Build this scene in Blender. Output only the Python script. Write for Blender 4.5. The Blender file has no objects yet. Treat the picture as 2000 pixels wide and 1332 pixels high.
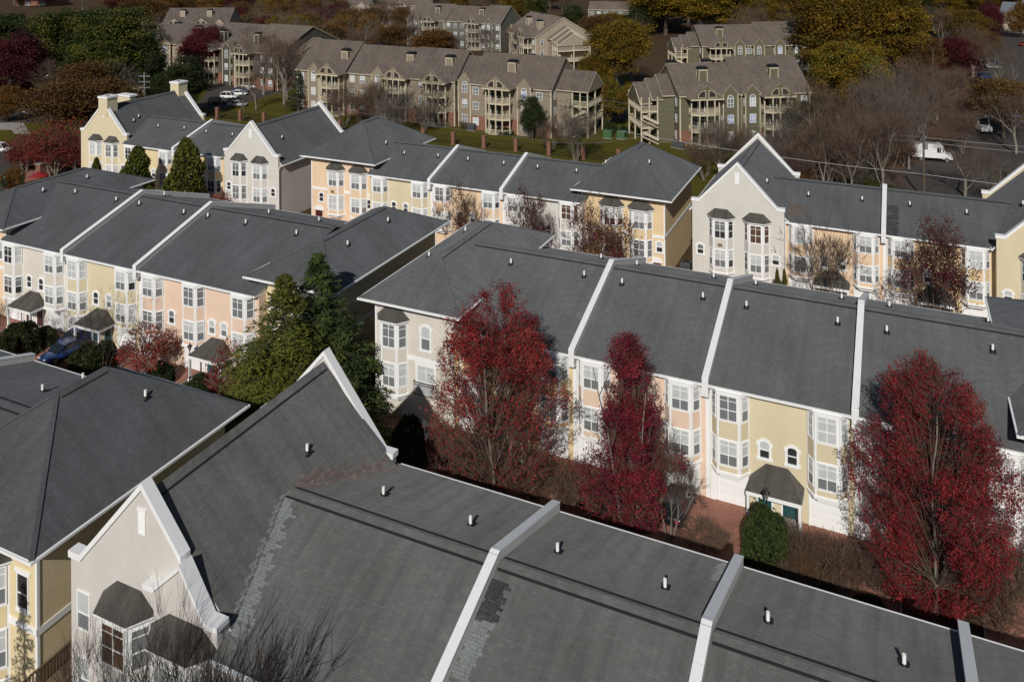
import bpy, math, random
import numpy as np
from mathutils import Vector, Matrix
from mathutils.bvhtree import BVHTree

# ------------------------------------------------------------------ camera, world, sun, exposure
scene = bpy.context.scene
FPX, PX, PY, YAW, ROLL, CAMZ = 1645.0, 1000.0, -126.0, math.radians(24.8), math.radians(-0.4), 41.6
cam_data = bpy.data.cameras.new("camera")
cam = bpy.data.objects.new("camera", cam_data)
scene.collection.objects.link(cam)
cam.matrix_world = (Matrix.Translation((0, 0, CAMZ)) @ Matrix.Rotation(YAW, 4, 'Z')
                    @ Matrix.Rotation(math.radians(90), 4, 'X') @ Matrix.Rotation(ROLL, 4, 'Z'))
cam_data.sensor_fit = 'HORIZONTAL'
cam_data.sensor_width = 36.0
cam_data.lens = 36.0 * FPX / 2000.0
cam_data.shift_y = (PY - 666.0) / 2000.0
cam_data.clip_start = 0.5
cam_data.clip_end = 3000
scene.camera = cam

SUN_EL, SUN_AZ = math.radians(33.5), math.radians(167.5)      # azimuth clockwise from +Y, towards the sun
world = bpy.data.worlds.new("World")
scene.world = world
world.use_nodes = True
wn = world.node_tree.nodes
sky = wn.new("ShaderNodeTexSky")
sky.sky_type = 'NISHITA'
sky.sun_disc = False
sky.sun_elevation = SUN_EL
sky.sun_rotation = SUN_AZ
sky.air_density = 1.0
sky.dust_density = 0.6
world.node_tree.links.new(sky.outputs[0], wn["Background"].inputs[0])
wn["Background"].inputs[1].default_value = 0.05
sun_data = bpy.data.lights.new("sun", 'SUN')
sun_data.energy = 3.9
sun_data.angle = math.radians(0.5)
sun_data.color = (1.0, 0.965, 0.905)
sun = bpy.data.objects.new("sun", sun_data)
scene.collection.objects.link(sun)
to_sun = Vector((math.sin(SUN_AZ) * math.cos(SUN_EL), math.cos(SUN_AZ) * math.cos(SUN_EL), math.sin(SUN_EL)))
sun.rotation_euler = (-to_sun).to_track_quat('-Z', 'Y').to_euler()
sun.location = (40, -60, 90)
scene.view_settings.view_transform = 'Standard'
scene.view_settings.look = 'None'
scene.view_settings.exposure = -0.1
scene.view_settings.gamma = 1.0
scene.cycles.max_bounces = 6
scene.cycles.diffuse_bounces = 3
scene.cycles.transparent_max_bounces = 4
scene.cycles.sample_clamp_indirect = 4.0

# ------------------------------------------------------------------ from a pixel of the photo to a point of the place
_f = np.array([-math.sin(YAW), math.cos(YAW), 0.0])
_r = np.array([math.cos(YAW), math.sin(YAW), 0.0])
_R = np.array([[math.cos(ROLL), -math.sin(ROLL), 0], [math.sin(ROLL), math.cos(ROLL), 0], [0, 0, 1.0]]) @ np.stack([_r, [0, 0, -1.0], _f])
EYE = np.array([0, 0, CAMZ])

def ray(u, v):
    return _R.T @ np.array([(u - PX) / FPX, (v - PY) / FPX, 1.0])
def atz(u, v, z=0.0):
    k = ray(u, v)
    return EYE + k * ((z - CAMZ) / k[2])
def aty(u, v, y):
    k = ray(u, v)
    return EYE + k * (y / k[1])
def depth(p):
    return float(np.dot(_f, np.array(p[:3]) - EYE))
def ground_y(u, y, v=600):
    p = aty(u, v, y)
    return np.array([p[0], y, 0.0])

# ------------------------------------------------------------------ materials
MATS = {}
def new_mat(name):
    m = bpy.data.materials.new(name)
    m.use_nodes = True
    nt = m.node_tree
    b = nt.nodes["Principled BSDF"]
    MATS[name] = m
    return m, nt, b
def N(nt, kind, **kw):
    n = nt.nodes.new(kind)
    for k, v in kw.items():
        setattr(n, k, v)
    return n
def mixc(nt, fac, a, b, mode='MIX'):
    n = nt.nodes.new("ShaderNodeMix")
    n.data_type = 'RGBA'
    n.blend_type = mode
    for sock, val in ((n.inputs['Factor'], fac), (n.inputs['A'], a), (n.inputs['B'], b)):
        if hasattr(val, 'links'):
            nt.links.new(val, sock)
        elif isinstance(val, (int, float)):
            sock.default_value = val
        else:
            sock.default_value = (*val, 1)
    return n.outputs['Result']
def ramp(nt, src, lo, hi):
    n = nt.nodes.new("ShaderNodeMapRange")
    nt.links.new(src, n.inputs[0])
    n.inputs[1].default_value, n.inputs[2].default_value = lo, hi
    return n.outputs[0]
def noise(nt, coord, scale, detail=4, rough=0.6, sx=1, sy=1, sz=1):
    mp = N(nt, "ShaderNodeMapping")
    mp.inputs['Scale'].default_value = (sx, sy, sz)
    nt.links.new(coord, mp.inputs[0])
    n = N(nt, "ShaderNodeTexNoise")
    n.inputs['Scale'].default_value = scale
    n.inputs['Detail'].default_value = detail
    n.inputs['Roughness'].default_value = rough
    nt.links.new(mp.outputs[0], n.inputs['Vector'])
    return n.outputs['Fac']
def flat(name, col, rough=0.7, metal=0.0, spec=0.4, vary=0.06):
    m, nt, b = new_mat(name)
    b.inputs['Roughness'].default_value = rough
    b.inputs['Metallic'].default_value = metal
    b.inputs['Specular IOR Level'].default_value = spec
    tc = N(nt, "ShaderNodeTexCoord")
    f = noise(nt, tc.outputs['Object'], 1.3, 5)
    c = mixc(nt, f, tuple(x * (1 - vary) for x in col), tuple(min(1, x * (1 + vary)) for x in col))
    nt.links.new(c, b.inputs['Base Color'])
    return m
def shingle(name, col, warm=(1, 1, 1), bw=0.33, rh=0.145, var=0.09, streak=0.16):
    m, nt, b = new_mat(name)
    b.inputs['Roughness'].default_value = 0.92
    b.inputs['Diffuse Roughness'].default_value = 1.0
    b.inputs['Specular IOR Level'].default_value = 0.2
    tc = N(nt, "ShaderNodeTexCoord")
    uv = tc.outputs['UV']
    br = N(nt, "ShaderNodeTexBrick")
    br.offset = 0.37
    br.inputs['Scale'].default_value = 1.0
    br.inputs['Brick Width'].default_value = bw
    br.inputs['Row Height'].default_value = rh
    br.inputs['Mortar Size'].default_value = 0.008
    br.inputs['Mortar Smooth'].default_value = 0.3
    br.inputs['Bias'].default_value = -0.35
    br.inputs['Color1'].default_value = (*[x * (1 - var * 0.5) for x in col], 1)
    br.inputs['Color2'].default_value = (*[x * (1 + var * 2.2) * w for x, w in zip(col, warm)], 1)
    br.inputs['Mortar'].default_value = (*[x * 0.84 for x in col], 1)
    nt.links.new(uv, br.inputs['Vector'])
    big = noise(nt, uv, 0.22, 5, 0.55)
    mid = noise(nt, uv, 1.9, 4, 0.65)
    fine = noise(nt, uv, 19.0, 2, 0.7)
    st = noise(nt, uv, 1.0, 4, 0.6, 1.3, 0.09, 1)
    c = mixc(nt, ramp(nt, big, 0.3, 0.7), (0.86, 0.86, 0.85), (1.12, 1.12, 1.13))
    c = mixc(nt, 1.0, br.outputs['Color'], c, 'MULTIPLY')
    c2 = mixc(nt, ramp(nt, fine, 0.25, 0.75), (0.70, 0.70, 0.71), (1.28, 1.28, 1.27))
    c = mixc(nt, 1.0, c, c2, 'MULTIPLY')
    c3 = mixc(nt, ramp(nt, mid, 0.3, 0.7), (0.95, 0.95, 0.955), (1.05, 1.05, 1.04))
    c = mixc(nt, 1.0, c, c3, 'MULTIPLY')
    c4 = mixc(nt, ramp(nt, st, 0.42, 0.72), (1.03, 1.03, 1.03), (1 - streak, 1 - streak, 1 - streak))
    c = mixc(nt, 1.0, c, c4, 'MULTIPLY')
    nt.links.new(c, b.inputs['Base Color'])
    bp = N(nt, "ShaderNodeBump")
    bp.inputs['Strength'].default_value = 0.22
    bp.inputs['Distance'].default_value = 0.02
    h = mixc(nt, 0.5, br.outputs['Fac'], fine)
    nt.links.new(h, bp.inputs['Height'])
    nt.links.new(bp.outputs[0], b.inputs['Normal'])
    return m
def stucco(name, col):
    m, nt, b = new_mat(name)
    b.inputs['Roughness'].default_value = 0.9
    b.inputs['Specular IOR Level'].default_value = 0.15
    tc = N(nt, "ShaderNodeTexCoord")
    o = tc.outputs['Object']
    a = noise(nt, o, 0.35, 6, 0.6)
    d = noise(nt, o, 1.0, 5, 0.6, 1.6, 1.6, 0.35)
    c = mixc(nt, ramp(nt, a, 0.3, 0.7), tuple(x * 0.93 for x in col), tuple(x * 1.05 for x in col))
    c2 = mixc(nt, ramp(nt, d, 0.4, 0.8), (1.01, 1.01, 1.01), (0.965, 0.96, 0.95))
    c = mixc(nt, 1.0, c, c2, 'MULTIPLY')
    nt.links.new(c, b.inputs['Base Color'])
    bp = N(nt, "ShaderNodeBump")
    bp.inputs['Strength'].default_value = 0.5
    bp.inputs['Distance'].default_value = 0.03
    nt.links.new(noise(nt, o, 7.0, 5, 0.7), bp.inputs['Height'])
    nt.links.new(bp.outputs[0], b.inputs['Normal'])
    return m
def brickmat(name, c1, c2, mortar, bw=0.22, rh=0.075, rough=0.9):
    m, nt, b = new_mat(name)
    b.inputs['Roughness'].default_value = rough
    tc = N(nt, "ShaderNodeTexCoord")
    br = N(nt, "ShaderNodeTexBrick")
    br.inputs['Scale'].default_value = 1.0
    br.inputs['Brick Width'].default_value = bw
    br.inputs['Row Height'].default_value = rh
    br.inputs['Mortar Size'].default_value = 0.008
    for k, v in (('Color1', c1), ('Color2', c2), ('Mortar', mortar)):
        br.inputs[k].default_value = (*v, 1)
    nt.links.new(tc.outputs['UV'], br.inputs['Vector'])
    n = noise(nt, tc.outputs['UV'], 0.6, 6, 0.65)
    c = mixc(nt, ramp(nt, n, 0.3, 0.7), (0.75, 0.72, 0.7), (1.15, 1.12, 1.1))
    nt.links.new(mixc(nt, 1.0, br.outputs['Color'], c, 'MULTIPLY'), b.inputs['Base Color'])
    return m
def siding(name, col, pitch=0.18):
    m, nt, b = new_mat(name)
    b.inputs['Roughness'].default_value = 0.8
    tc = N(nt, "ShaderNodeTexCoord")
    br = N(nt, "ShaderNodeTexBrick")
    br.inputs['Scale'].default_value = 1.0
    br.inputs['Brick Width'].default_value = 40
    br.inputs['Row Height'].default_value = pitch
    br.inputs['Mortar Size'].default_value = 0.012
    br.inputs['Color1'].default_value = (*col, 1)
    br.inputs['Color2'].default_value = (*[x * 0.95 for x in col], 1)
    br.inputs['Mortar'].default_value = (*[x * 0.6 for x in col], 1)
    nt.links.new(tc.outputs['UV'], br.inputs['Vector'])
    n = noise(nt, tc.outputs['Object'], 0.4, 5)
    c = mixc(nt, n, (0.88, 0.88, 0.88), (1.1, 1.1, 1.1))
    nt.links.new(mixc(nt, 1.0, br.outputs['Color'], c, 'MULTIPLY'), b.inputs['Base Color'])
    return m
def groundmat(name, cols, scales=(0.05, 0.6, 6.0), rough=1.0):
    m, nt, b = new_mat(name)
    b.inputs['Roughness'].default_value = rough
    b.inputs['Specular IOR Level'].default_value = 0.1
    tc = N(nt, "ShaderNodeTexCoord")
    o = tc.outputs['Object']
    a = ramp(nt, noise(nt, o, scales[0], 6, 0.6), 0.38, 0.62)
    d = ramp(nt, noise(nt, o, scales[1], 6, 0.65), 0.35, 0.65)
    e = noise(nt, o, scales[2], 5, 0.75)
    c = mixc(nt, a, cols[0], cols[1])
    c = mixc(nt, d, c, cols[2])
    c2 = mixc(nt, ramp(nt, e, 0.25, 0.75), (0.55, 0.55, 0.55), (1.4, 1.4, 1.4))
    nt.links.new(mixc(nt, 1.0, c, c2, 'MULTIPLY'), b.inputs['Base Color'])
    return m
def leafmat(name, col, var=0.35, trans=0.25):
    m, nt, b = new_mat(name)
    b.inputs['Roughness'].default_value = 0.7
    b.inputs['Specular IOR Level'].default_value = 0.25
    tc = N(nt, "ShaderNodeTexCoord")
    oi = N(nt, "ShaderNodeObjectInfo")
    n = noise(nt, tc.outputs['Object'], 1.1, 3, 0.7)
    c = mixc(nt, ramp(nt, n, 0.3, 0.7), tuple(x * (1 - var) for x in col), tuple(min(1, x * (1 + var)) for x in col))
    hs = N(nt, "ShaderNodeHueSaturation")
    mr = N(nt, "ShaderNodeMapRange")
    nt.links.new(oi.outputs['Random'], mr.inputs[0])
    mr.inputs[3].default_value, mr.inputs[4].default_value = 0.8, 1.2
    nt.links.new(mr.outputs[0], hs.inputs['Value'])
    mr2 = N(nt, "ShaderNodeMapRange")
    nt.links.new(oi.outputs['Random'], mr2.inputs[0])
    mr2.inputs[3].default_value, mr2.inputs[4].default_value = 0.492, 0.508
    nt.links.new(mr2.outputs[0], hs.inputs['Hue'])
    nt.links.new(c, hs.inputs['Color'])
    nt.links.new(hs.outputs[0], b.inputs['Base Color'])
    tr = N(nt, "ShaderNodeBsdfTranslucent")
    nt.links.new(hs.outputs[0], tr.inputs[0])
    mx = N(nt, "ShaderNodeMixShader")
    mx.inputs[0].default_value = trans
    out = nt.nodes["Material Output"]
    nt.links.new(b.outputs[0], mx.inputs[1])
    nt.links.new(tr.outputs[0], mx.inputs[2])
    nt.links.new(mx.outputs[0], out.inputs[0])
    return m
def glassy(name, col, rough=0.12, vary=0.15):
    m = flat(name, col, rough, 0.0, 0.55, vary)
    return m

M = MATS
shingle('shingle_grey', (0.098, 0.101, 0.104))
shingle('shingle_blue', (0.082, 0.085, 0.089))
shingle('shingle_tan', (0.098, 0.083, 0.073), var=0.25, streak=0.1)
shingle('shingle_front', (0.114, 0.1135, 0.111), streak=0.26)
shingle('shingle_slate', (0.078, 0.081, 0.087))
shingle('shingle_brown', (0.088, 0.082, 0.073), streak=0.4)
shingle('shingle_taupe', (0.120, 0.100, 0.086), warm=(1.05, 1, 0.97), var=0.2)
shingle('shingle_pale', (0.175, 0.188, 0.183), var=0.12, streak=0.1)
shingle('shingle_rust', (0.135, 0.108, 0.096), var=0.3, streak=0.1)
shingle('shingle_dark', (0.044, 0.044, 0.048), var=0.3, streak=0.1)
flat('white_trim', (0.80, 0.80, 0.79), 0.55, vary=0.03)
flat('coping', (0.74, 0.74, 0.74), 0.8, vary=0.05)
flat('white_pipe', (0.85, 0.85, 0.84), 0.4)
flat('black_rubber', (0.012, 0.012, 0.013), 0.6)
flat('ridge_cap', (0.016, 0.016, 0.017), 0.9, vary=0.2)
flat('seam', (0.35, 0.35, 0.36), 0.8)
flat('black_metal', (0.012, 0.012, 0.012), 0.45)
stucco('stucco_cream', (0.63, 0.545, 0.375))
stucco('stucco_butter', (0.68, 0.565, 0.35))
stucco('stucco_orange', (0.70, 0.535, 0.32))
stucco('stucco_peach', (0.74, 0.55, 0.38))
stucco('stucco_rose', (0.72, 0.54, 0.42))
stucco('stucco_greige', (0.62, 0.575, 0.51))
stucco('stucco_pale', (0.565, 0.53, 0.495))
stucco('stucco_light', (0.60, 0.575, 0.525))
stucco('stucco_parapet', (0.60, 0.585, 0.55))
glassy('glass_blind', (0.50, 0.52, 0.52))
glassy('glass_mid', (0.17, 0.18, 0.185))
glassy('glass_dark', (0.035, 0.036, 0.038))
glassy('glass_brown', (0.10, 0.06, 0.04))
glassy('glass_tan', (0.30, 0.25, 0.16))
glassy('glass_blue', (0.38, 0.42, 0.58))
flat('door_teal', (0.02, 0.075, 0.085), 0.4)
flat('door_maroon', (0.07, 0.018, 0.016), 0.4)
flat('wood_deck', (0.16, 0.11, 0.065), 0.9, vary=0.3)
flat('wood_pole', (0.10, 0.075, 0.055), 0.9, vary=0.3)
flat('steel', (0.32, 0.33, 0.34), 0.45, 0.5)
flat('plaque', (0.20, 0.15, 0.09), 0.6)
flat('ac_grey', (0.07, 0.075, 0.08), 0.6)
flat('utility_green', (0.06, 0.13, 0.055), 0.6)
brickmat('brick_paving', (0.26, 0.105, 0.07), (0.34, 0.15, 0.105), (0.2, 0.14, 0.11), 0.24, 0.12)
brickmat('brick_red', (0.19, 0.072, 0.042), (0.25, 0.105, 0.06), (0.2, 0.14, 0.11))
siding('siding_tan', (0.255, 0.205, 0.150))
siding('siding_olive', (0.115, 0.108, 0.062))
siding('siding_sage', (0.13, 0.128, 0.10))
siding('siding_sand', (0.34, 0.275, 0.205))
siding('siding_moss', (0.075, 0.070, 0.052))
flat('cream_trim', (0.50, 0.44, 0.315), 0.7, vary=0.08)
flat('cream_pale', (0.54, 0.475, 0.365), 0.7, vary=0.08)
flat('recess_shade', (0.03, 0.026, 0.022), 0.9)  # painted shade of the gable openings, laid on as flat dark faces
groundmat('soil', ((0.075, 0.042, 0.026), (0.10, 0.055, 0.033), (0.055, 0.042, 0.022)))
groundmat('lawn', ((0.090, 0.080, 0.010), (0.105, 0.085, 0.022), (0.070, 0.066, 0.008)), (0.06, 0.4, 8))
groundmat('leaf_litter', ((0.095, 0.056, 0.038), (0.070, 0.046, 0.034), (0.115, 0.064, 0.042)), (0.05, 0.5, 5))
groundmat('asphalt', ((0.072, 0.064, 0.060), (0.088, 0.075, 0.068), (0.06, 0.052, 0.048)), (0.04, 0.5, 10))
groundmat('mulch', ((0.06, 0.034, 0.02), (0.085, 0.042, 0.024), (0.04, 0.03, 0.018)), (0.1, 0.9, 9))
groundmat('concrete', ((0.30, 0.28, 0.25), (0.35, 0.33, 0.30), (0.26, 0.24, 0.21)), (0.1, 0.8, 12))
flat('road_paint', (0.6, 0.6, 0.57), 0.8)
# foliage
for nm, c in dict(red_a=(0.20, 0.014, 0.023), red_b=(0.105, 0.012, 0.017), red_c=(0.29, 0.030, 0.030), red_d=(0.075, 0.022, 0.020),
                  rust_a=(0.17, 0.045, 0.024), rust_b=(0.10, 0.038, 0.022), flame=(0.30, 0.045, 0.022),
                  wine_a=(0.070, 0.011, 0.016), wine_b=(0.042, 0.009, 0.012), wine_c=(0.10, 0.014, 0.02),
                  green_a=(0.028, 0.042, 0.011), green_b=(0.018, 0.029, 0.009), green_c=(0.044, 0.058, 0.013),
                  moss_a=(0.075, 0.080, 0.012), moss_b=(0.042, 0.048, 0.009), moss_c=(0.11, 0.11, 0.016),
                  pine_a=(0.072, 0.095, 0.024), pine_b=(0.036, 0.056, 0.022), pine_c=(0.14, 0.15, 0.025),
                  gold_a=(0.15, 0.086, 0.007), gold_b=(0.095, 0.056, 0.006), gold_c=(0.21, 0.125, 0.010), gold_d=(0.095, 0.075, 0.008),
                  brown_a=(0.095, 0.050, 0.020), brown_b=(0.065, 0.037, 0.017), brown_c=(0.13, 0.070, 0.016),
                  amber_a=(0.17, 0.075, 0.015), amber_b=(0.11, 0.055, 0.014), amber_c=(0.24, 0.11, 0.02),
                  box_a=(0.030, 0.044, 0.011), box_b=(0.019, 0.029, 0.008), box_c=(0.052, 0.066, 0.013)).items():
    leafmat(nm, c)
flat('bark_grey', (0.185, 0.16, 0.132), 0.95, vary=0.3)
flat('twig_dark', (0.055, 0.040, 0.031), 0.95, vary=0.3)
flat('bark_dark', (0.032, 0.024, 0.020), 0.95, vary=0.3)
flat('bark_brown', (0.085, 0.065, 0.05), 0.95, vary=0.3)
flat('twig_purple', (0.120, 0.080, 0.056), 0.95, vary=0.25)
flat('twig_brown', (0.118, 0.080, 0.056), 0.95, vary=0.25)
flat('twig_grey', (0.125, 0.105, 0.085), 0.95, vary=0.25)

# ------------------------------------------------------------------ mesh builder
def uv_project(me):
    n = len(me.loops)
    if not n:
        return
    co = np.empty(len(me.vertices) * 3); me.vertices.foreach_get('co', co); co = co.reshape(-1, 3)
    li = np.empty(n, dtype=np.int32); me.loops.foreach_get('vertex_index', li)
    pn = np.empty(len(me.polygons) * 3); me.polygons.foreach_get('normal', pn); pn = pn.reshape(-1, 3)
    lt = np.empty(len(me.polygons), dtype=np.int32); me.polygons.foreach_get('loop_total', lt)
    nl = np.repeat(pn, lt, axis=0)
    h = np.stack([-nl[:, 1], nl[:, 0], np.zeros(n)], 1)
    ln = np.linalg.norm(h, axis=1)
    fl = ln < 1e-3
    h[fl] = (1, 0, 0); ln[fl] = 1
    h /= ln[:, None]
    v = np.cross(nl, h)
    p = co[li]
    uv = np.stack([(p * h).sum(1), (p * v).sum(1)], 1)
    lay = me.uv_layers.new(name="UVMap")
    lay.data.foreach_set('uv', uv.ravel())

class MB:
    def __init__(s):
        s.v, s.f, s.m = [], [], []
    def face(s, pts, m=0):
        i = len(s.v)
        s.v += [tuple(map(float, p)) for p in pts]
        s.f.append(tuple(range(i, i + len(pts)))); s.m.append(m)
    def idx(s, vs, fs, m=0):
        i = len(s.v)
        s.v += [tuple(map(float, p)) for p in vs]
        for f in fs:
            s.f.append(tuple(i + k for k in f)); s.m.append(m)
    def box(s, x0, x1, y0, y1, z0, z1, m=0):
        s.idx([(x, y, z) for z in (z0, z1) for y in (y0, y1) for x in (x0, x1)],
              [(0, 2, 3, 1), (4, 5, 7, 6), (0, 1, 5, 4), (1, 3, 7, 5), (3, 2, 6, 7), (2, 0, 4, 6)], m)
    def prism(s, poly, ext, m=0, mtop=None):
        """poly: 3D points, counter-clockwise seen from the side the extrusion comes out of"""
        n = len(poly); e = np.array(ext, float)
        P = [np.array(p, float) for p in poly]
        vs = P + [p + e for p in P]
        nrm = sum((np.cross(P[k] - P[0], P[(k + 1) % n] - P[0]) for k in range(1, n - 1)), np.zeros(3))
        fl = np.dot(nrm, e) < 0
        fs = [tuple(range(n))[::-1], tuple(range(n, 2 * n))] + [(k, (k + 1) % n, n + (k + 1) % n, n + k) for k in range(n)]
        if fl:
            fs = [f[::-1] for f in fs]
        s.idx(vs, fs[:1] + fs[2:], m)
        s.idx(vs, [fs[1]], m if mtop is None else mtop)
    def obox(s, c, ux, uy, uz, m=0):
        c, ux, uy, uz = (np.array(a, float) for a in (c, ux, uy, uz))
        s.idx([c + a * ux + b * uy + d * uz for d in (-1, 1) for b in (-1, 1) for a in (-1, 1)],
              [(0, 2, 3, 1), (4, 5, 7, 6), (0, 1, 5, 4), (1, 3, 7, 5), (3, 2, 6, 7), (2, 0, 4, 6)], m)
    def beam(s, a, b, w, h, m=0):
        a, b = np.array(a, float), np.array(b, float)
        d = b - a; L = np.linalg.norm(d); d /= L
        up = np.array([0, 0, 1.0]) if abs(d[2]) < 0.95 else np.array([1.0, 0, 0])
        sd = np.cross(d, up); sd /= np.linalg.norm(sd); up = np.cross(sd, d)
        s.obox((a + b) / 2, d * L / 2, sd * w / 2, up * h / 2, m)
    def cyl(s, c, r0, r1, z0, z1, n=10, m=0):
        a = [2 * math.pi * k / n for k in range(n)]
        vs = [(c[0] + r0 * math.cos(t), c[1] + r0 * math.sin(t), z0) for t in a] + [(c[0] + r1 * math.cos(t), c[1] + r1 * math.sin(t), z1) for t in a]
        s.idx(vs, [(k, (k + 1) % n, n + (k + 1) % n, n + k) for k in range(n)] + [tuple(range(n))[::-1], tuple(range(n, 2 * n))], m)
    def tube(s, pts, r, n=6, m=0):
        pts = [np.array(p, float) for p in pts]
        rs = r if hasattr(r, '__len__') else [r] * len(pts)
        vs = []
        for k, p in enumerate(pts):
            d = pts[min(k + 1, len(pts) - 1)] - pts[max(k - 1, 0)]; d /= np.linalg.norm(d)
            up = np.array([0, 0, 1.0]) if abs(d[2]) < 0.9 else np.array([1.0, 0, 0])
            a = np.cross(d, up); a /= np.linalg.norm(a); b = np.cross(a, d)
            vs += [p + rs[k] * (math.cos(2 * math.pi * q / n) * a + math.sin(2 * math.pi * q / n) * b) for q in range(n)]
        fs = [(k * n + q, k * n + (q + 1) % n, (k + 1) * n + (q + 1) % n, (k + 1) * n + q) for k in range(len(pts) - 1) for q in range(n)]
        fs += [tuple(range(n))[::-1], tuple(range((len(pts) - 1) * n, len(pts) * n))]
        s.idx(vs, fs, m)
    def mesh(s, name, mats, smooth=False):
        me = bpy.data.meshes.new(name)
        me.from_pydata(s.v, [], s.f)
        for m in mats:
            me.materials.append(MATS[m] if isinstance(m, str) else m)
        me.polygons.foreach_set('material_index', s.m)
        if smooth:
            me.polygons.foreach_set('use_smooth', [True] * len(s.f))
        me.update()
        uv_project(me)
        return me
    def build(s, name, mats, parent=None, loc=(0, 0, 0), rz=0.0, smooth=False):
        return link(name, s.mesh(name, mats, smooth), parent, loc, rz)

COL = scene.collection
def link(name, me, parent=None, loc=(0, 0, 0), rz=0.0):
    o = bpy.data.objects.new(name, me)
    COL.objects.link(o)
    o.parent = parent
    o.location = tuple(map(float, loc))
    o.rotation_euler = (0, 0, rz)
    return o
def thing(name, label, cat, loc=(0, 0, 0), rz=0.0, group=None):
    o = link(name, None, None, loc, rz)
    return tag(o, label, cat, group)
def tag(o, label, cat, group=None):
    o['label'] = label; o['category'] = cat
    if group:
        o['group'] = group
    return o
def struct(name, mb, mats):
    o = mb.build(name, mats)
    o['kind'] = 'structure'
    return o

# ------------------------------------------------------------------ windows
CACHE = {}
GLASS = {'blind': ('glass_blind', 'glass_mid'), 'pale': ('glass_blind', 'glass_blind'), 'mid': ('glass_mid', 'glass_mid'),
         'dark': ('glass_dark', 'glass_dark'), 'half': ('glass_blind', 'glass_dark'), 'brown': ('glass_brown', 'glass_brown'),
         'tan': ('glass_tan', 'glass_mid'), 'blue': ('glass_blue', 'glass_blue'), 'dim': ('glass_mid', 'glass_dark')}
def window_mesh(w, h, cols, style, transom=True):
    key = ('win', round(w, 2), round(h, 2), cols, style, transom)
    if key in CACHE:
        return CACHE[key]
    b = MB(); t = 0.075
    b.box(-w/2, w/2, -0.06, 0.0, 0, t); b.box(-w/2, w/2, -0.06, 0.0, h - t, h)
    b.box(-w/2, -w/2 + t, -0.06, 0.0, t, h - t); b.box(w/2 - t, w/2, -0.06, 0.0, t, h - t)
    zm = h * 0.43; zt = h * 0.79
    cuts = [-w/2 + t, w/2 - t]
    if cols == 2:
        b.box(-0.03, 0.03, -0.045, -0.012, t, h - t)
    b.box(-w/2 + t, w/2 - t, -0.04, -0.013, zm - 0.03, zm + 0.03)
    if transom:
        b.box(-w/2 + t, w/2 - t, -0.038, -0.013, zt - 0.018, zt + 0.018)
    b.face([(-w/2 + t, -0.012, zm), (w/2 - t, -0.012, zm), (w/2 - t, -0.012, h - t), (-w/2 + t, -0.012, h - t)], 1)
    b.face([(-w/2 + t, -0.012, t), (w/2 - t, -0.012, t), (w/2 - t, -0.012, zm), (-w/2 + t, -0.012, zm)], 2)
    CACHE[key] = b.mesh('window', ['white_trim', *GLASS[style]])
    return CACHE[key]
def arch_mesh(w, h, style):
    key = ('arch', w, h, style)
    if key in CACHE:
        return CACHE[key]
    b = MB(); n = 8; rise = w * 0.28
    def arc(hw, base, r):
        return [(hw * math.cos(math.pi * k / n), 0, base + r * math.sin(math.pi * k / n)) for k in range(n + 1)]
    inner = [(w/2, 0, 0)] + arc(w/2, h - rise, rise) + [(-w/2, 0, 0)]
    ow = w/2 + 0.17
    outer = [(ow, 0, 0)] + arc(ow, h - rise + 0.02, rise + 0.2) + [(-ow, 0, 0)]
    for k in range(len(inner) - 1):
        b.prism([inner[k], outer[k], outer[k + 1], inner[k + 1]], (0, -0.07, 0))
    b.box(-ow - 0.08, ow + 0.08, -0.1, 0, -0.2, 0.0)
    for s in (-1, 1):
        b.box(s * ow - 0.09, s * ow + 0.09, -0.085, 0, h - rise - 0.12, h - rise + 0.1)
    zm = h * 0.48
    b.box(-w/2, w/2, -0.05, -0.014, zm - 0.035, zm + 0.035)
    g = [(x, -0.012, z) for x, _, z in inner]
    b.face([(-w/2, -0.012, 0), (w/2, -0.012, 0), (w/2, -0.012, zm), (-w/2, -0.012, zm)], 2)
    b.face([(w/2, -0.012, zm)] + g[1:-1] + [(-w/2, -0.012, zm)], 1)
    CACHE[key] = b.mesh('window', ['white_trim', *GLASS[style]])
    return CACHE[key]

RNG = random.Random(7)
def style(rng, dark=0.2):
    r = rng.random()
    if r < dark:
        return rng.choice(['dark', 'dim', 'half', 'brown'])
    return rng.choice(['blind', 'blind', 'blind', 'pale', 'mid', 'blind'])

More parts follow.
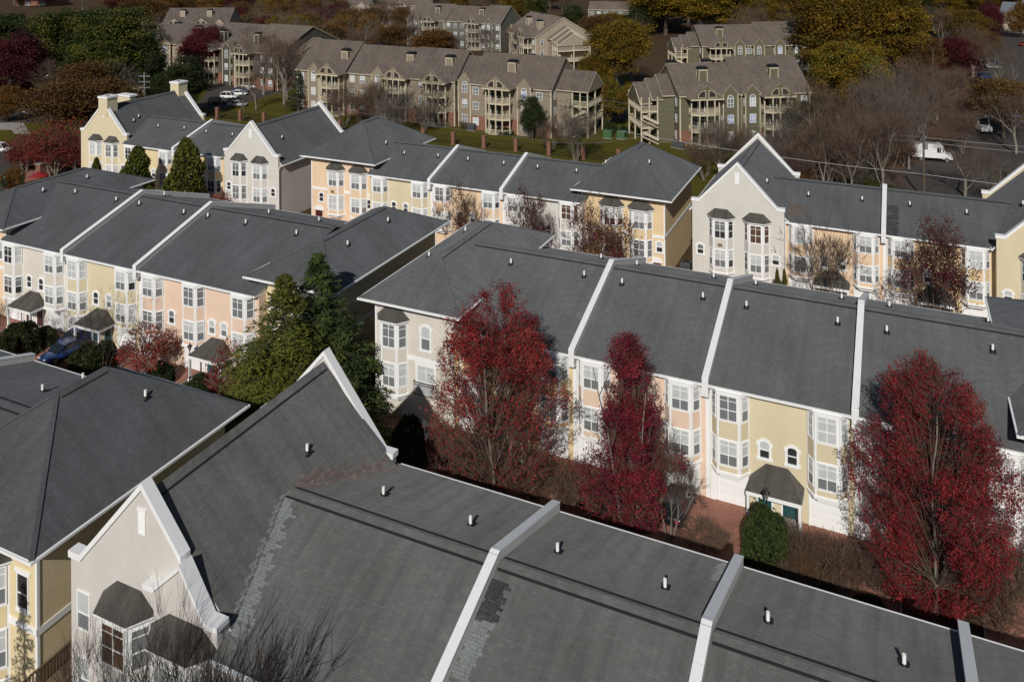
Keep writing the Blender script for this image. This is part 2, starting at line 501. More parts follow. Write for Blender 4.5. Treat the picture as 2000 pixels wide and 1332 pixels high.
def bay_window(house, cx, y0, zb, zt, wins, stucco_m, rng, wb=2.75, wf=1.62, d=0.78, roof=False, dark=0.2, styles=None, plaque=False):
    b = MB()
    P = [(cx - wb/2, y0), (cx - wf/2, y0 - d), (cx + wf/2, y0 - d), (cx + wb/2, y0)]
    def ring(grow, z):
        q = []
        for (x, y) in P:
            q.append((cx + (x - cx) * (1 + grow / (wb/2)), y0 + (y - y0) * (1 + grow / d) if y != y0 else y0 + 0.0, z))
        return q
    b.prism(ring(0, zb)[::-1], (0, 0, zt - zb), 0)
    b.prism(ring(0.10, zb - 0.02)[::-1], (0, 0, 0.16), 0)
    b.prism(ring(-0.22, zb - 0.36)[::-1], (0, 0, 0.36), 0)
    b.prism(ring(0.07, zt - 0.16)[::-1], (0, 0, 0.20), 0)
    faces = []
    zs = sorted(wins)
    gaps, lo = [], zb + 0.2
    for (z, h) in zs:
        gaps.append((lo, z - 0.1)); lo = z + h + 0.08
    gaps.append((lo, zt - 0.18))
    for k in range(3):
        p0, p1 = np.array(P[k]), np.array(P[k + 1])
        u = p1 - p0; L = np.linalg.norm(u); u /= L
        nrm = np.array([u[1], -u[0]])
        faces.append((p0, u, L, nrm))
        for (z0, z1) in gaps:
            if z1 - z0 < 0.12:
                continue
            ins = 0.14
            a = p0 + u * ins; c = p0 + u * (L - ins)
            b.prism([(*a, z0), (*c, z0), (*c, z1), (*a, z1)], (*(nrm * 0.014), 0), 1)
    mats = ['white_trim', stucco_m]
    if plaque:
        mats.append('plaque')
        b.box(cx - 0.27, cx + 0.27, y0 - d - 0.05, y0 - d, gaps[1][0] + 0.25, gaps[1][0] + 0.62, 2)
    bay = b.build('bay_window', mats, house)
    for i, (z, h) in enumerate(zs):
        st = styles[i] if styles else style(rng, dark)
        for k, (p0, u, L, nrm) in enumerate(faces):
            c = p0 + u * L / 2 + nrm * 0.004
            w = L - (0.30 if k == 1 else 0.26)
            s2 = st if rng.random() < 0.8 else style(rng, dark)
            link('window', window_mesh(w, h, 2 if k == 1 else 1, s2), bay, (*c, z), math.atan2(u[1], u[0]))
    if roof:
        r = MB(); e = ring(0.26, zt + 0.06)
        tl, tr = (cx - wb * 0.26, y0 - 0.02, zt + 0.92), (cx + wb * 0.26, y0 - 0.02, zt + 0.92)
        low = [(x, y, z - 0.1) for x, y, z in e]
        r.face([e[0], e[1], tl]); r.face([e[1], e[2], tr, tl]); r.face([e[2], e[3], tr]); r.face([e[3], e[0], tl, tr])
        for k in range(3):
            r.face([low[k], low[k + 1], e[k + 1], e[k]], 1)
        r.face(low[::-1], 1)
        r.build('bay_roof', ['shingle_brown', 'white_trim'], bay)
    return bay

def porch(house, cx, w=3.75, d=1.95, ze=2.45, zr=3.55, door='door_teal', wall='stucco_cream'):
    r = MB()
    x0, x1 = cx - w/2, cx + w/2
    e = [(x0, 0.0, ze), (x0, -d, ze), (x1, -d, ze), (x1, 0.0, ze)]
    tl, tr = (cx - 0.75, -0.02, zr), (cx + 0.75, -0.02, zr)
    f1, f2 = tl, tr
    r.face([e[1], e[2], f2, f1]); r.face([e[0], e[1], f1]); r.face([e[2], e[3], f2]); r.face([e[3], e[0], f1, f2])
    low = [(x, y, z - 0.28) for x, y, z in e]
    for k in range(3):
        r.face([low[k], low[k + 1], e[k + 1], e[k]], 1)
    r.face(low[::-1], 1)
    c = r.build('porch_roof', ['shingle_brown', 'white_trim'], house)
    for s in (-1, 1):
        p = MB(); px = cx + s * (w/2 - 0.14)
        p.box(px - 0.09, px + 0.09, -d + 0.06, -d + 0.24, 0, ze - 0.28)
        p.box(px - 0.15, px + 0.15, -d + 0.0, -d + 0.30, 0, 0.25)
        p.build('porch_post', ['white_trim'], house)
    for s in (-1, 1):
        dx = cx + s * 0.85
        q = MB()
        q.box(dx - 0.46, dx + 0.46, -0.05, -0.002, 0.02, 2.08, 0)
        for zz in (0.25, 0.95, 1.55):
            for sx in (-0.2, 0.2):
                q.box(dx + sx - 0.14, dx + sx + 0.14, -0.065, -0.05, zz, zz + 0.4, 0)
        q.box(dx - 0.60, dx - 0.46, -0.08, -0.002, 0, 2.2, 1); q.box(dx + 0.46, dx + 0.60, -0.08, -0.002, 0, 2.2, 1)
        q.box(dx - 0.46, dx + 0.46, -0.08, -0.002, 2.08, 2.2, 1)
        o = q.build('door', [door, 'white_trim'], house)
        h = MB(); h.cyl((dx + 0.36, -0.09), 0.035, 0.035, 0.98, 1.05, 8)
        h.build('handle', ['steel'], o)
    s = MB(); s.box(cx - w/2 + 0.1, cx + w/2 - 0.1, -d + 0.1, -0.09, 0.0, 0.12)
    s.build('porch_step', ['concrete'], house)

def garage(house, cx, w=2.35, h=2.1):
    b = MB()
    b.box(cx - w/2, cx + w/2, -0.05, -0.002, 0.02, h, 0)
    for k in range(4):
        for j in range(4):
            a = cx - w/2 + 0.08 + j * (w - 0.1) / 4
            b.box(a, a + (w - 0.1) / 4 - 0.08, -0.066, -0.05, 0.08 + k * h / 4, 0.08 + k * h / 4 + h / 4 - 0.12, 0)
    b.box(cx - w/2 - 0.12, cx - w/2, -0.09, -0.002, 0, h + 0.14, 0); b.box(cx + w/2, cx + w/2 + 0.12, -0.09, -0.002, 0, h + 0.14, 0)
    b.box(cx - w/2, cx + w/2, -0.09, -0.002, h, h + 0.14, 0)
    b.build('garage_door', ['white_trim'], house)

PIPE = None
def vent_pipes(house, roof, px, size=1.0):
    global PIPE
    if PIPE is None:
        b = MB()
        b.cyl((0, 0), 0.085, 0.085, 0.02, 0.50, 12, 0)
        b.cyl((0, 0), 0.20, 0.10, -0.06, 0.13, 12, 1)
        b.obox((0, -0.02, 0.0), (0.22, 0, 0), (0, 0.24, 0.06), (0, 0, 0.012), 1)
        PIPE = b.mesh('vent_pipe', ['white_pipe', 'black_rubber'])
    me = roof.data
    bv = BVHTree.FromPolygons([v.co.copy() for v in me.vertices], [tuple(p.vertices) for p in me.polygons])
    o = Vector(EYE) - house.location
    for (u, v) in px:
        hit = bv.ray_cast(o, Vector(ray(u, v)))
        if hit[0] is None or hit[1].z < 0.2:
            continue
        p = link('vent_pipe', PIPE, roof, hit[0])
        p.scale = (size, size, size * 1.0)

def coping_strip(b, line, ext, th=0.36, m=0):
    """line: 3D points of the top outline (in a vertical plane); ext: extrusion across the wall"""
    for k in range(len(line) - 1):
        a, c = line[k], line[k + 1]
        q = [a, c, (c[0], c[1], c[2] - th), (a[0], a[1], a[2] - th)]
        b.prism(q, ext, m)

def parapet(house, x, ye, yb, ze, zr, body='stucco_parapet'):
    ym = (ye + yb) / 2; up = 0.52; t = 0.21
    line = [(x - t, ye - 0.12, ze + up), (x - t, ym, zr + up), (x - t, yb + 0.12, ze + up)]
    b = MB()
    lo = [(x - t, ye - 0.12, ze - 0.75), (x - t, ye + 0.3, ze - 0.75), (x - t, ym, zr - 0.4), (x - t, yb - 0.3, ze - 0.75), (x - t, yb + 0.12, ze - 0.75)]
    top = [(p[0], p[1], p[2] - 0.05) for p in line]
    for q in ([lo[0], lo[1], lo[2], top[1], top[0]], [lo[2], lo[3], lo[4], top[2], top[1]]):
        b.prism(q, (2 * t, 0, 0), 0)
    o = b.build('parapet', [body], house)
    c = MB()
    cl = [(x - t - 0.03, p[1], p[2]) for p in line]
    coping_strip(c, cl, (2 * t + 0.06, 0, 0), 0.10)
    c.box(x - t - 0.025, x + t + 0.025, ye - 0.165, ye - 0.121, ze - 0.72, ze + up - 0.04, 0)
    c.box(x - t - 0.06, x + t + 0.06, ye - 0.2, ye + 0.1, ze - 0.85, ze - 0.752, 0)
    for (ya, za_, yb_, zb_) in ((ye, ze, ym, zr), (yb, ze, ym, zr)):
        for q in (0.12, 0.34, 0.56, 0.78, 0.97):
            yy, zz = ya + (yb_ - ya) * q, za_ + (zb_ - za_) * q + up
            c.obox((x, yy, zz - 0.03), (t + 0.034, 0, 0), (0, 0.016, 0), (0, 0, 0.036), 1)
    c.build('coping', ['coping', 'seam'], o)
    return o

def ridge_vent(roof, x0, x1, ym, zr, p):
    b = MB()
    w = 0.34
    prof = [(ym - w, zr - p * w + 0.05), (ym, zr + 0.09), (ym + w, zr - p * w + 0.05), (ym + w, zr - p * w - 0.02), (ym - w, zr - p * w - 0.02)]
    b.prism([(x0, y, z) for y, z in prof], (x1 - x0, 0, 0), 0)
    for s in (-1, 1):
        y = ym + s * (w + 0.035)
        z = zr - p * abs(y - ym)
        b.box(x0, x1, y - 0.055, y + 0.055, z - 0.03, z + 0.065, 1)
    b.build('ridge_vent', [MATNOW, 'ridge_cap'], roof)
MATNOW = 'shingle_grey'

def gable_roof(house, x0, x1, ye, yb, ze, zr, mat, ext=(0, 0)):
    global MATNOW
    MATNOW = mat
    ym = (ye + yb) / 2; b = MB(); t = 0.17
    b.face([(x0, ye, ze), (x1, ye, ze), (x1 + ext[1], ym, zr), (x0 - ext[0], ym, zr)], 0)
    b.face([(x1, yb, ze), (x0, yb, ze), (x0 - ext[0], ym, zr), (x1 + ext[1], ym, zr)], 0)
    b.face([(x0, ye, ze - t), (x0, yb, ze - t), (x1, yb, ze - t), (x1, ye, ze - t)], 1)
    b.face([(x0, ye, ze - t), (x1, ye, ze - t), (x1, ye, ze), (x0, ye, ze)], 1)
    b.face([(x1, yb, ze - t), (x0, yb, ze - t), (x0, yb, ze), (x1, yb, ze)], 1)
    for x, fl in ((x0, 1), (x1, 0)):
        q = [(x, ye, ze - t), (x, yb, ze - t), (x, yb, ze), (x, ym, zr), (x, ye, ze)]
        b.face(q[::-1] if fl else q, 1)
    r = b.build('roof', [mat, 'white_trim'], house)
    ridge_vent(r, x0 + 0.3 - ext[0], x1 - 0.3 + ext[1], ym, zr, (zr - ze) / (ym - ye))
    return r
def gutters(house, x0, x1, ye, yb, ze, back=True):
    for y, s in ((ye, -1), (yb, 1)):
        if s > 0 and not back:
            continue
        g = MB()
        a, c = sorted((y + s * 0.003, y + s * 0.13))
        g.box(x0, x1, a, c, ze - 0.15, ze - 0.02, 0)
        g.build('gutter', ['white_trim'], house)

def townhouse(label, x0, x1, ye, yb, ze, zr, col, mat='shingle_grey', bays=(), arches=(), porches=(), door='door_teal',
              par=(False, False), pipes=(), seed=1, ground=True, dark=0.2, front=True, oh=0.55, ext=(0, 0)):
    """one section of a row between two party walls; ye / yb: front and back eave in the place"""
    rng = random.Random(seed)
    h = thing('townhouse', label, 'townhouse', (x0, ye + oh, 0))
    w = x1 - x0; e0, e1 = -oh, yb - ye - oh; D = e1 - oh
    b = MB(); b.box(0.0, w, 0, D, -0.3, ze - 0.17, 0)
    b.build('wall', [col], h)
    rx = (0, w)
    r = gable_roof(h, rx[0], rx[1], e0, e1, ze, zr, mat, ext)
    gutters(h, rx[0] + 0.24, rx[1] - 0.24, e0, e1, ze)
    if par[0]:
        parapet(h, 0.0, e0, e1, ze, zr)
    if par[1]:
        parapet(h, w, e0, e1, ze, zr)
    if front:
        for c in bays:
            bay_window(h, c, 0, 2.5, ze - 0.2, [(3.15, 1.85), (6.4, 1.85)], col, rng, dark=dark)
            if ground:
                garage(h, c)
        for c in arches:
            st = rng.choice(['dark', 'blind', 'half', 'dim'])
            link('window', arch_mesh(0.62, 1.15, st), h, (c, -0.002, 3.95))
        if ground:
            for c in porches:
                porch(h, c, door=door, wall=col)
        if par[0]:
            d = MB(); d.box(0.24, 0.60, -0.10, -0.002, 0, ze - 0.2); d.box(-0.1, 0.2, -0.06, -0.002, 0, ze - 0.9)
            d.tube([(0.75, -0.12, ze - 0.25), (0.75, -0.12, 0.1)], 0.05)
            d.build('downspout', ['white_trim'], h)
    vent_pipes(h, r, pipes)
    return h, r

def hip_roof(house, x0, x1, y0, y1, ze, zr, run, mat):
    """eaves rectangle, ridge along y, hips at both ends of length run"""
    global MATNOW
    MATNOW = mat
    xm = (x0 + x1) / 2; a, c = (xm, y0 + run, zr), (xm, y1 - run, zr); t = 0.17
    b = MB()
    b.face([(x0, y0, ze), (x1, y0, ze), a], 0)
    b.face([(x1, y0, ze), (x1, y1, ze), c, a], 0)
    b.face([(x1, y1, ze), (x0, y1, ze), c], 0)
    b.face([(x0, y1, ze), (x0, y0, ze), a, c], 0)
    q = [(x0, y0), (x1, y0), (x1, y1), (x0, y1)]
    for k in range(4):
        p, n = q[k], q[(k + 1) % 4]
        b.face([(*p, ze - t), (*n, ze - t), (*n, ze), (*p, ze)], 1)
    b.face([(*p, ze - t) for p in q[::-1]], 2)
    r = b.build('roof', [mat, 'white_trim', 'white_trim'], house)
    v = MB(); p = (zr - ze) / (xm - x0); w = 0.3
    if c[1] - a[1] > 0.6:
        prof = [(xm - w, zr - p * w + 0.05), (xm, zr + 0.09), (xm + w, zr - p * w + 0.05), (xm + w, zr - p * w - 0.03), (xm - w, zr - p * w - 0.03)]
        v.prism([(x, a[1], z) for x, z in prof], (0, c[1] - a[1], 0), 0)
        for s in (-1, 1):
            x = xm + s * (w + 0.02); z = zr - p * abs(x - xm)
            v.box(x - 0.04, x + 0.04, a[1] + 0.1, c[1] - 0.1, z - 0.03, z + 0.045, 1)
    for (sx, sy, top) in ((x0, y0, a), (x1, y0, a), (x0, y1, c), (x1, y1, c)):
        v.beam((sx, sy, ze + 0.012), (top[0], top[1], top[2] + 0.012), 0.26, 0.03, 0)
    v.build('ridge_vent', [mat, 'ridge_cap'], r)
    g = MB()
    g.box(x0 - 0.12, x1 + 0.12, y0 - 0.125, y0 - 0.003, ze - 0.16, ze - 0.02)
    g.box(x0 - 0.125, x0 - 0.003, y0 + 0.002, y1, ze - 0.16, ze - 0.02)
    g.box(x1 + 0.003, x1 + 0.125, y0 + 0.002, y1, ze - 0.16, ze - 0.02)
    g.box(x0 - 0.12, x1 + 0.12, y1 + 0.003, y1 + 0.125, ze - 0.16, ze - 0.02)
    g.build('gutter', ['white_trim'], house)
    return r

def hip_house(label, ex0, ex1, ey0, ey1, ze, zr, run, col, mat='shingle_grey', oh=1.05, bays=(), arches=(), tall=(), french=(),
              belt=True, pipes=(), seed=1, front=True, dark=0.2, plaque=(), slim=(), ground_arch=(), bayw=(3.0, 1.7), bayroof=True):
    rng = random.Random(seed)
    h = thing('hip_roof_townhouse', label, 'townhouse', (ex0 + oh, ey0 + oh, 0))
    w = ex1 - ex0 - 2 * oh; D = ey1 - ey0 - 2 * oh
    b = MB(); b.box(0, w, 0, D, -0.3, ze - 0.17, 0)
    b.box(-0.05, w + 0.05, -0.05, D + 0.05, ze - 0.62, ze - 0.40, 1)
    b.box(-0.05, w + 0.05, -0.05, -0.001, ze - 0.62, ze - 0.172, 0)
    wall = b.build('wall', [col, 'white_trim'], h)
    r = hip_roof(h, -oh, w + oh, -oh, D + oh, ze, zr, run, mat)
    if belt:
        t = MB()
        t.box(-0.05, w + 0.05, -0.055, -0.002, 5.05, 5.42); t.box(w + 0.002, w + 0.055, -0.055, D, 5.05, 5.42)
        t.build('belt_course', ['white_trim'], wall)
    for xa, xb in ((w - 0.12, w + 0.045), (-0.045, 0.12)):
        k = MB(); k.box(xa, xb, -0.045, 0.12, 0, ze - 0.63); k.build('corner_trim', ['white_trim'], wall)
    if front:
        for i, c in enumerate(bays):
            bay_window(h, c, 0, 1.95, 8.35, [(2.75, 2.05), (6.1, 2.05)], col, rng, wb=bayw[0], wf=bayw[1], roof=bayroof, dark=dark, plaque=i in plaque)
        for c in arches:
            link('window', arch_mesh(0.66, 1.15, rng.choice(['dark', 'blind', 'half'])), h, (c, -0.002, 3.45))
        for c in tall:
            link('window', arch_mesh(0.80, 1.95, 'blind'), h, (c, -0.002, 6.2))
        for c in slim:
            o = MB(); o.box(-0.56, 0.56, -0.07, -0.002, -0.18, 0); lt = MB(); lt.box(-0.62, 0.62, -0.08, -0.002, 1.9, 2.1)
            f = link('window', window_mesh(0.95, 1.9, 1, 'dark', False), h, (c, -0.002, 6.1))
            o.build('sill', ['white_trim'], f); lt.build('lintel', ['white_trim'], f)
        for c in ground_arch:
            q = MB()
            q.box(c - 0.6, c + 0.6, -0.05, -0.002, 0, 2.1, 0); q.box(c - 0.8, c + 0.8, -0.1, -0.002, 2.1, 2.32, 1)
            q.prism([(c + 0.8 * math.cos(math.pi * k / 8), -0.002, 2.32 + 0.42 * math.sin(math.pi * k / 8)) for k in range(9)], (0, -0.1, 0), 1)
            q.build('door', ['door_maroon', 'white_trim'], h)
        for c in french:
            f = link('balcony_door', window_mesh(1.75, 2.5, 2, 'pale'), h, (c, -0.002, 2.3))
            t = MB(); t.box(-1.05, 1.05, -0.09, -0.002, 2.5, 2.72); t.box(-1.02, -0.88, -0.07, -0.002, 0, 2.5); t.box(0.88, 1.02, -0.07, -0.002, 0, 2.5)
            t.build('door_surround', ['white_trim'], f)
            q = MB()
            q.box(-1.1, 1.1, -0.34, -0.30, 1.12, 1.17); q.box(-1.1, 1.1, -0.34, -0.30, 0.93, 0.96); q.box(-1.1, 1.1, -0.34, -0.30, 0.06, 0.10)
            for i in range(19):
                q.box(-1.09 + i * 0.12, -1.07 + i * 0.12, -0.33, -0.31, 0.1, 1.12)
            for s in (-1.1, 1.07):
                q.box(s, s + 0.03, -0.30, -0.05, 1.12, 1.17); q.box(s, s + 0.03, -0.30, -0.05, 0.06, 0.10)
            q.build('railing', ['black_metal'], f)
    vent_pipes(h, r, pipes)
    return h, r

def gable_house(label, x0, x1, y0, y1, zs, za, col, mat='shingle_grey', bays=(), arches=(), pipes=(), seed=1, chimneys=False, bump=False,
                slim=(), bayw=(2.9, 1.6), dark=0.2, plaque=(), front=True, step=0.0, baysets=None):
    """parapet gable front and back; zs shoulder height, za apex of the coping"""
    rng = random.Random(seed)
    h = thing('gable_townhouse', label, 'townhouse', (x0, y0, 0))
    w = x1 - x0; D = y1 - y0; xm = w / 2; T = 0.42
    zr = za - 0.75; p = 0.97; ze = zr - p * (xm + 0.35)
    b = MB(); b.box(0, w, T, D - T, -0.3, ze - 0.05, 0)
    b.build('wall', [col], h)
    r = MB()
    for s in (-1, 1):
        a = [(xm, T, zr), (xm + s * (xm + 0.35), T, ze)]
        q = [(xm, T, zr), (xm, D - T, zr), (xm + s * (xm + 0.35), D - T, ze), (xm + s * (xm + 0.35), T, ze)]
        r.prism(q, (0, 0, -0.18), 1, 1)
        q2 = [(x, y, z + 0.002) for x, y, z in q]
        r.face(q2 if s < 0 else q2[::-1], 0)
    ro = r.build('roof', [mat, 'white_trim'], h)
    for q in ro.data.polygons:
        if q.material_index == 0 and q.normal.z < 0:
            q.flip()
    v = MB(); ww = 0.3
    prof = [(xm - ww, zr - p * ww + 0.05), (xm, zr + 0.09), (xm + ww, zr - p * ww + 0.05), (xm + ww, zr - p * ww - 0.03), (xm - ww, zr - p * ww - 0.03)]
    v.prism([(x, T + 0.1, z) for x, z in prof], (0, D - 2 * T - 0.2, 0), 0)
    for s in (-1, 1):
        x = xm + s * (ww + 0.03); z = zr - p * abs(x - xm)
        v.box(x - 0.045, x + 0.045, T + 0.2, D - T - 0.2, z - 0.03, z + 0.05, 1)
    v.build('ridge_vent', [mat, 'ridge_cap'], ro)
    for s in (-1, 1):
        g = MB()
        xe = xm + s * (xm + 0.35); a, c = sorted((xe + s * 0.003, xe + s * 0.12))
        g.box(a, c, T, D - T, ze - 0.2, ze - 0.06)
        g.build('gutter', ['white_trim'], h)
    for (ya, yb, front_side) in ((0, T, True), (D - T, D, False)):
        line = [(0, ya, zs), (0.75, ya, zs), (xm, ya, za), (w - 0.75, ya, zs - step), (w, ya, zs - step)]
        q = MB()
        q.prism([(w, ya, -0.3)] + [(x, y, z - 0.05) for x, y, z in line[::-1]] + [(0, ya, -0.3)], (0, yb - ya, 0), 0)
        gw = q.build('gable_wall', [col], h)
        c = MB()
        cl = [(-0.1, ya - 0.1, zs)] + [(x, ya - 0.1, z) for x, _, z in line[1:-1]] + [(w + 0.1, ya - 0.1, zs - step)]
        if bump and front_side:
            cl = cl[:-2] + [(w - 2.55, ya - 0.1, zs + (za - zs) * (2.55 - 0.75) / (xm - 0.75))]
        coping_strip(c, cl, (0, T + 0.2, 0), 0.34)
        c.build('coping', ['coping' if bump else 'white_trim'], gw)
        if front_side:
            vn = MB(); vn.box(xm - 0.24, xm + 0.24, -0.07, -0.002, za - 2.55, za - 1.42); vn.box(xm - 0.30, xm + 0.30, -0.09, -0.002, za - 1.42, za - 1.28)
            for k in range(8):
                vn.box(xm - 0.2, xm + 0.2, -0.085, -0.07, za - 2.5 + k * 0.13, za - 2.5 + k * 0.13 + 0.06)
            vn.build('gable_vent', ['white_trim'], gw)
        if chimneys:
            k = MB(); k.box(xm - 1.0, xm + 1.0, ya - 0.12, yb + 1.5 if front_side else yb + 0.12, za - 2.2, za + 0.55, 0) if front_side else k.box(xm - 1.0, xm + 1.0, ya - 1.5, yb + 0.12, za - 2.2, za + 0.55, 0)
            ym_ = (ya + yb) / 2 + (0.7 if front_side else -0.7)
            k.box(xm - 1.12, xm + 1.12, ym_ - 1.12, ym_ + 1.12, za + 0.552, za + 0.86, 1)
            k.box(xm - 0.15, xm + 0.15, ym_ - 0.3, ym_ + 0.3, za + 0.862, za + 0.95, 2)
            k.build('chimney', [col, 'white_trim', 'black_metal'], ro)
    if bump:
        bx0, bx1, bz, ba = w - 4.35, w + 0.02, 10.1, 12.0
        bm_ = (bx0 + bx1 - 1.2) / 2 + 0.35
        q = MB()
        q.prism([(bx1, -0.40, -0.3), (bx1, -0.40, 9.7), (bx1 - 0.7, -0.40, 9.75), (bm_ + 0.2, -0.40, ba - 0.05), (bx0 + 0.35, -0.40, bz + 0.25), (bx0 + 0.35, -0.40, -0.3)], (0, 0.399, 0), 0)
        pj = q.build('gable_projection', [col], h)
        c = MB()
        coping_strip(c, [(bx0 - 0.25, -0.52, bz + 0.3), (bx0 + 0.35, -0.52, bz + 0.3), (bm_ + 0.2, -0.52, ba), (bx1 - 0.7, -0.52, 9.8), (bx1 + 0.10, -0.52, 9.8)], (0, 0.78, 0), 0.26)
        c.build('coping', ['coping'], pj)
    if front:
        for i, c in enumerate(bays):
            bs = baysets[i] if baysets else (2.9, 8.4, bayw, [(2.75, 2.05), (6.1, 2.05)])
            bay_window(h, c, -0.4 if (bump and i == 1) else 0, bs[0] - 0.9, bs[1], bs[3], col, rng, wb=bs[2][0], wf=bs[2][1], roof=True, dark=dark, plaque=i in plaque, d=0.95 if bump else 0.78)
        for c in arches:
            link('window', arch_mesh(0.66, 1.05, rng.choice(['dark', 'dim', 'half'])), h, (c, -0.002, 3.75))
        for (c, z, hh) in slim:
            f = link('window', window_mesh(0.95, hh, 1, 'blind', False), h, (c, -0.002, z))
        d = MB(); d.tube([(w + 0.1, 0.5, ze - 0.1), (w + 0.12, -0.08, ze - 0.5), (w + 0.12, -0.08, 0.1)], 0.055)
        d.build('downspout', ['white_trim'], h)
    vent_pipes(h, ro, pipes)
    return h, ro

def shingle_patch(roof, rows, mat, seed, tabs=0.42, course=0.16, off=0.012):
    """repair shingles laid on a roof plane. rows: list of (start point, direction along the course, length) in local space with the plane normal"""
    rng = random.Random(seed); b = MB()
    for (p, u, vdir, n, L) in rows:
        x = -rng.uniform(0, tabs)
        while x < L:
            wv = tabs * rng.choice([0.6, 1.0, 1.0, 1.4])
            a = max(0, x); c = min(L + rng.uniform(0, 0.2), x + wv - 0.02)
            if c - a > 0.1 and rng.random() < 0.98:
                o = off + rng.uniform(0, 0.006)
                q = [p + u * a + n * o, p + u * c + n * o, p + u * c + vdir * (course - 0.012) + n * o, p + u * a + vdir * (course - 0.012) + n * o]
                b.face(q, 0)
            x += wv
    return b.build('repair_shingles', [mat], roof)

# ------------------------------------------------------------------ the houses
def unit_bays(w):
    return (1.68, w - 1.82), (w / 2 - 1.0, w / 2 + 0.9), (w / 2 - 0.15,)
def row(label, x0, x1, ye, yb, zr, col, **k):
    w = x1 - x0
    b, a, p = unit_bays(w)
    k.setdefault('bays', b); k.setdefault('arches', a); k.setdefault('porches', p)
    return townhouse(label, x0, x1, ye, yb, 8.6, zr, col, **k)

# row nearest the camera
A0, A0r = gable_house("greige gabled townhouse with stepped white coping at the lower left, bare twigs before its bays", -39.2, -28.9, 29.9, 44.7, 10.0, 14.85, 'stucco_pale', 'shingle_front',
    bays=(4.2, 8.35), baysets=[(2.9, 8.55, (3.2, 1.9), [(2.75, 2.05), (6.15, 2.05)]), (2.9, 8.5, (3.9, 2.2), [(2.75, 2.05), (6.15, 2.05)])],
    slim=((0.95, 6.15, 2.0), (0.95, 2.8, 2.0)), bump=True, step=0.5, pipes=[(600, 884)], seed=3, dark=0.1)
A1, A1r = row("nearest townhouse roof section, with pale repair shingles along the valley beside the stepped gable", -28.9, -18.2, 29.1, 44.8, 11.1, 'stucco_pale', mat='shingle_front', front=False, ext=(2.15, 0), pipes=[(749, 968), (919, 1026)])
A2, A2r = row("near townhouse section whose roof has dark and pale patches beside its left parapet", -18.2, -7.9, 29.1, 44.8, 11.1, 'stucco_butter', mat='shingle_front', front=False, par=(True, False), pipes=[(1089, 1080), (1299, 1150)])
A3, A3r = row("near townhouse section with plain weathered grey roof before the tall red tree at right", -7.9, 2.45, 29.1, 44.8, 11.1, 'stucco_peach', mat='shingle_front', front=False, par=(True, False), pipes=[(1500, 1216), (1766, 1300)])
A4, A4r = row("townhouse section at the bottom right corner, a wedge of its roof beyond the last parapet", 2.45, 13.0, 29.1, 44.8, 11.1, 'stucco_cream', mat='shingle_front', front=False, par=(True, False))

# repair shingles in the valleys of the near row
def _valley(roof, base, rows_fn, mat, seed):
    shingle_patch(roof, rows_fn, mat, seed)
def V3(*a):
    return np.array(a, float)
o1, o0 = np.array(A1.location), np.array(A0.location)
pA = 2.5 / 7.85
xm0 = -34.05; zr0 = 14.1
rngp = random.Random(5)
rows_a, rows_b, rows_c, rows_d = [], [], [], []
sl = math.hypot(1, pA)
n1 = V3(0, -pA, 1) / sl; v1 = V3(0, 1, pA) / sl
n1b = V3(0, pA, 1) / sl; v1b = V3(0, -1, pA) / sl
y = 30.2
while y < 36.75:
    z = 8.6 + (y - 29.1) * pA; xv = xm0 + (zr0 - z) / 0.97
    rows_a.append((V3(xv, y, z) - o1, V3(1, 0, 0), v1, n1, rngp.uniform(0.45, 0.95)))
    yb_ = 73.9 - y; rows_c.append((V3(xv, yb_, z) - o1, V3(1, 0, 0), v1b, n1b, rngp.uniform(0.15, 0.6)))
    y += 0.16 / sl
s0 = math.hypot(1, 0.97); n0 = V3(0.97, 0, 1) / s0; v0 = V3(-1, 0, 0.97) / s0
z = 9.2
while z < 11.02:
    x = xm0 + (zr0 - z) / 0.97; yv = 29.1 + (z - 8.6) / pA; L = rngp.uniform(0.3, 0.75)
    rows_b.append((V3(x, yv - L, z) - o0, V3(0, 1, 0), v0, n0, L - 0.1))
    L = rngp.uniform(0.5, 1.5); rows_d.append((V3(x, 73.9 - yv + 0.05, z) - o0, V3(0, 1, 0), v0, n0, L))
    z += 0.16 * 0.97 / s0
shingle_patch(A1r, rows_a, 'shingle_pale', 1); shingle_patch(A0r, rows_b, 'shingle_pale', 2)
shingle_patch(A1r, rows_c, 'shingle_rust', 3); shingle_patch(A0r, rows_d, 'shingle_rust', 4)
def front_rows(house, x, y0, y1, ye, ze, p, L, jit, seed, back=None):
    r = random.Random(seed); out = []; o = np.array(house.location); s = math.hypot(1, p)
    n, v = V3(0, -p, 1) / s, V3(0, 1, p) / s
    if back:
        n, v = V3(0, p, 1) / s, V3(0, -1, p) / s
    y = y0
    while y < y1:
        z = ze + (y - ye) * p if not back else ze + (back - y) * p
        j = r.uniform(-jit, jit)
        out.append((V3(x - (j if back else 0), y, z) - o, V3(1, 0, 0), v, n, L + j)); y += 0.16 / s
    return out
shingle_patch(A2r, front_rows(A2, -17.97, 34.3, 36.0, 29.1, 8.6, pA, 0.95, 0.2, 1), 'shingle_dark', 5)
shingle_patch(A2r, front_rows(A2, -17.97, 29.2, 34.25, 29.1, 8.6, pA, 0.85, 0.12, 2), 'shingle_pale', 6)
shingle_patch(A2r, front_rows(A2, -8.85, 42.3, 44.6, 0, 8.6, pA, 0.6, 0.1, 3, back=44.8), 'shingle_pale', 7)

